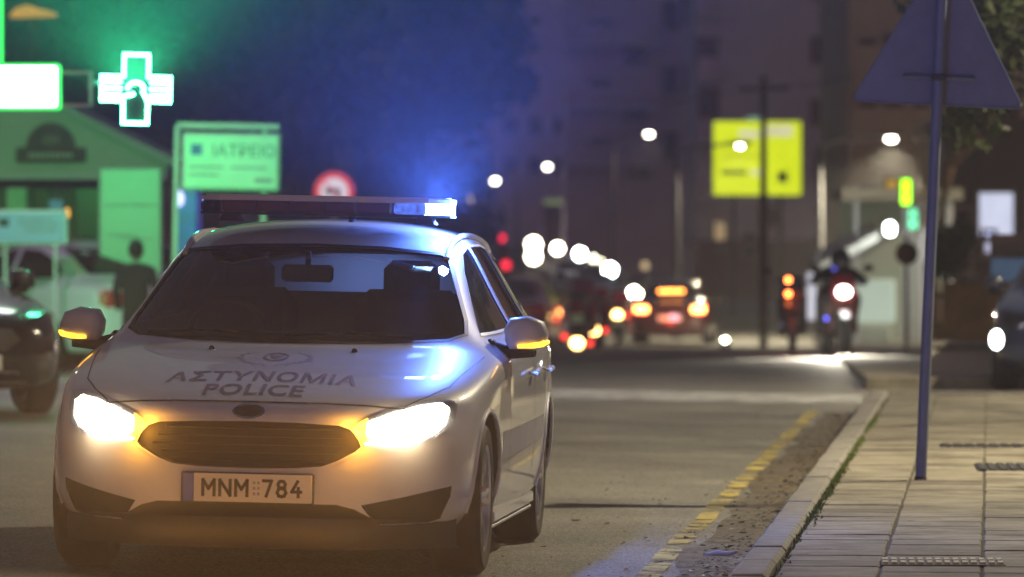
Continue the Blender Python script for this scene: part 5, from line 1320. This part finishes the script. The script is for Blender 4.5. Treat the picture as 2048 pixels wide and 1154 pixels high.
for px, pw, e in ((25, 40, emit("kiosk_lit_goods", (.25, .55, .30), .12, .6, 5)), (75, 40, M['windowdark']), (170, 55, M['windowdark'])):
    MB().box((kx(px), .57, kz(425)), (pw * D / FPX, .06, 100 * D / FPX), bev=.01).build("window", e, kk, smooth=0)
MB().box((kx(105), .5, kz(410)), (26 * D / FPX, .06, 22 * D / FPX)).build("poster", emit("blue_poster", (.10, .16, .5), .25), kk, smooth=0)
q = G(134, 427, 63); t = thing("amber_lamp", "small amber lamp glowing at the kiosk's poster board corner", "lamp", q)
MB().ball((0, 0, 0), .045, 10, (.6, .6, 1.3)).build("lamp_globe", emit("amber_lamp", (1, .42, .02), 3), t); MB().tube([(0, .03, -.1), (0, .03, -1.5)], .012, 6).build("stem", M['darksteel'], t)
def board(name, label, px0, px1, py0, py1, D, face, frame, legs=(), th=.08, marks=(), cat="sign board", roll=0):
    x0, x1 = gx(px0, D), gx(px1, D); z0, z1 = G(0, py1, D)[2], G(0, py0, D)[2]; g = road_z((x0 + x1) / 2, D)
    t = thing(name, label, cat, ((x0 + x1) / 2, D, g)); zc = (z0 + z1) / 2 - g
    MB().box((0, th / 2 + .012, zc), (x1 - x0 + .06, th, z1 - z0 + .06), bev=.012).build("frame", frame, t, smooth=0)
    MB().box((0, 0, zc), (x1 - x0, .02, z1 - z0)).build("face", face, t, smooth=0)
    for px, w in legs: MB().box((gx(px, D) - (x0 + x1) / 2, .06, zc / 2), (w / FPX * D, .07, zc)).build("leg", frame, t, smooth=0)
    for (px, py, w, h, m) in marks:
        q = G(px, py, D); MB().box((q[0] - (x0 + x1) / 2, -.014, q[2] - g), (w / FPX * D, .008, h / FPX * D)).build("print_line", m, t, smooth=0)
    t.rotation_euler = (0, R(roll), 0); return t, zc, (x0 + x1) / 2, g
M['boardframe'] = mat("pale_green_frame", (.38, .46, .40), .5, var=.08)
dm = mat("faded_print", (.25, .33, .28), .7, var=.2)
bd_, zc, xm, g = board("clinic_sign", "backlit white clinic sign board with Greek lettering on two posts", 362, 547, 272, 376, 58, emit("clinic_face", (.18, .60, .28), .58, .25, 1.6), M['boardframe'], (), .08,
      [(385, 300, 22, 22, M['plateblue']), (405, 335, 70, 4, dm), (490, 335, 70, 4, dm), (400, 350, 60, 4, dm), (520, 360, 36, 8, dm)], roll=1.0)
flat_text("sign_lettering", "ΙΑΤΡΕΙΟ", .17, mat("faded_print_dark", (.10, .28, .19), .7), bd_, (gx(480, 58) - xm, -.014, G(0, 303, 58)[2] - g), 1, 1, .001)
b = MB(); x_ = gx(345, 58) - xm; zt = G(0, 252, 58)[2] - g; b.box((x_, .06, zt / 2), (9 / FPX * 58, .07, zt)); b.build("post", M['boardframe'], bd_, smooth=0)
b = MB(); b.box(((gx(345, 58) + gx(549, 58)) / 2 - xm, .06, zt), (gx(549, 58) - gx(345, 58), .07, .06)); b.build("top_rail", M['boardframe'], bd_, smooth=0)
MB().box((gx(520, 58) - xm, .12, zt / 2), (.05, .06, zt)).build("post", M['boardframe'], bd_, smooth=0)
board("notice_panel", "tall notice panel in front of the kiosk, green light put into its face", 203, 318, 340, 640, 63, emit("notice_face", (.16, .46, .24), .30, .22, 1.2), M['boardframe'], (), .14,  # green light on the panel is put into its face as glow
      [(260, 410, 100, 3, dm), (245, 470, 60, 3, dm), (275, 478, 66, 3, dm)], cat="notice panel")
board("poster_board", "pale blue poster board with faint print above the white saloon", -10, 130, 425, 484, 62, emit("poster_face", (.14, .26, .40), .45, .2, 2), M['signwhite'], ((110, 5), (10, 5)), .04,  # face glows faintly; its brightness is put into the colour
      [(70, 438, 70, 4, dm), (75, 450, 80, 4, dm), (80, 462, 60, 4, dm), (8, 445, 20, 16, M['ink'])], cat="poster board")
# unidentified blue lit thing by the post, built as a glowing panel
q = G(372, 430, 64); t = thing("blue_lit_panel", "tall blue glowing panel with a white oval light behind the clinic sign post", "lit panel", (q[0], 64, road_z(q[0], 64)))
gz = road_z(q[0], 64)
MB().box((0, .3, (G(0, 375, 64)[2] - gz) / 2), (50 / FPX * 64, .5, G(0, 375, 64)[2] - gz), bev=.03).build("cabinet", emit("blue_lit_glow", (.012, .02, .30), .8, .7, 3), t, smooth=0)
q2 = G(357, 397, 63.9); MB().ball((q2[0] - q[0], -.02, q2[2] - gz), .07, 12, (.8, .4, 1.3)).build("white_lamp", emit("oval_lamp", (.6, .62, 1), 2.0), t)
# warm lit awning top left, its light put into the cloth as glow
q = G(62, 22, 72); t = thing("lit_awning", "small orange lit awning high at the top left corner", "awning", q)
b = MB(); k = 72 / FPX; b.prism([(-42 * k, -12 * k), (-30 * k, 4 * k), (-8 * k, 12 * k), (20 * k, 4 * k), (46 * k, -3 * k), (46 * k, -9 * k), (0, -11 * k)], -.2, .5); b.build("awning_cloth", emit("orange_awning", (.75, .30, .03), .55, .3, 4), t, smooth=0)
MB().tube([(0, .4, 0), (0, .4, -6)], .05, 8).build("pole", M['darksteel'], t)
# cars at the left
c = simple_car("parked_car", "saloon", "white saloon parked before the kiosk, seen from behind its left side", (0, 0, 0), 0, M['carwhite'], None, M['signred'], "cars standing beside the road")
D = 62; c.rotation_euler = (0, 0, R(218)); 
def place(c, local, world):
    Mr = Matrix.Rotation(c.rotation_euler.z, 3, 'Z'); c.location = Vector(world) - Mr @ Vector(local)
xx = gx(188, D); place(c, (.80, 4.35, 0), (xx, D, road_z(xx, D)))
c = simple_car("parked_car", "saloon", "black saloon car cut off by the left edge, front wheel showing", (0, 0, 0), 0, M['carblack'], None, None, "cars standing beside the road")
D = 42; c.rotation_euler = (0, 0, R(22)); xx = gx(80, D); place(c, (.84, .9, 0), (xx, D, road_z(xx, D)))
for o in c.children:
    if o.name.startswith(("lower_intake",)): o.data.materials[0] = M['chrome']
c = simple_car("parked_car", "saloon", "dark saloon side-on behind the white saloon and the standing person", (0, 0, 0), 0, M['carblack'], None, None, "cars standing beside the road")
D = 65; c.rotation_euler = (0, 0, R(-78)); xx = gx(175, D); place(c, (.9, 2.3, 0), (xx, D, road_z(xx, D) + .03))
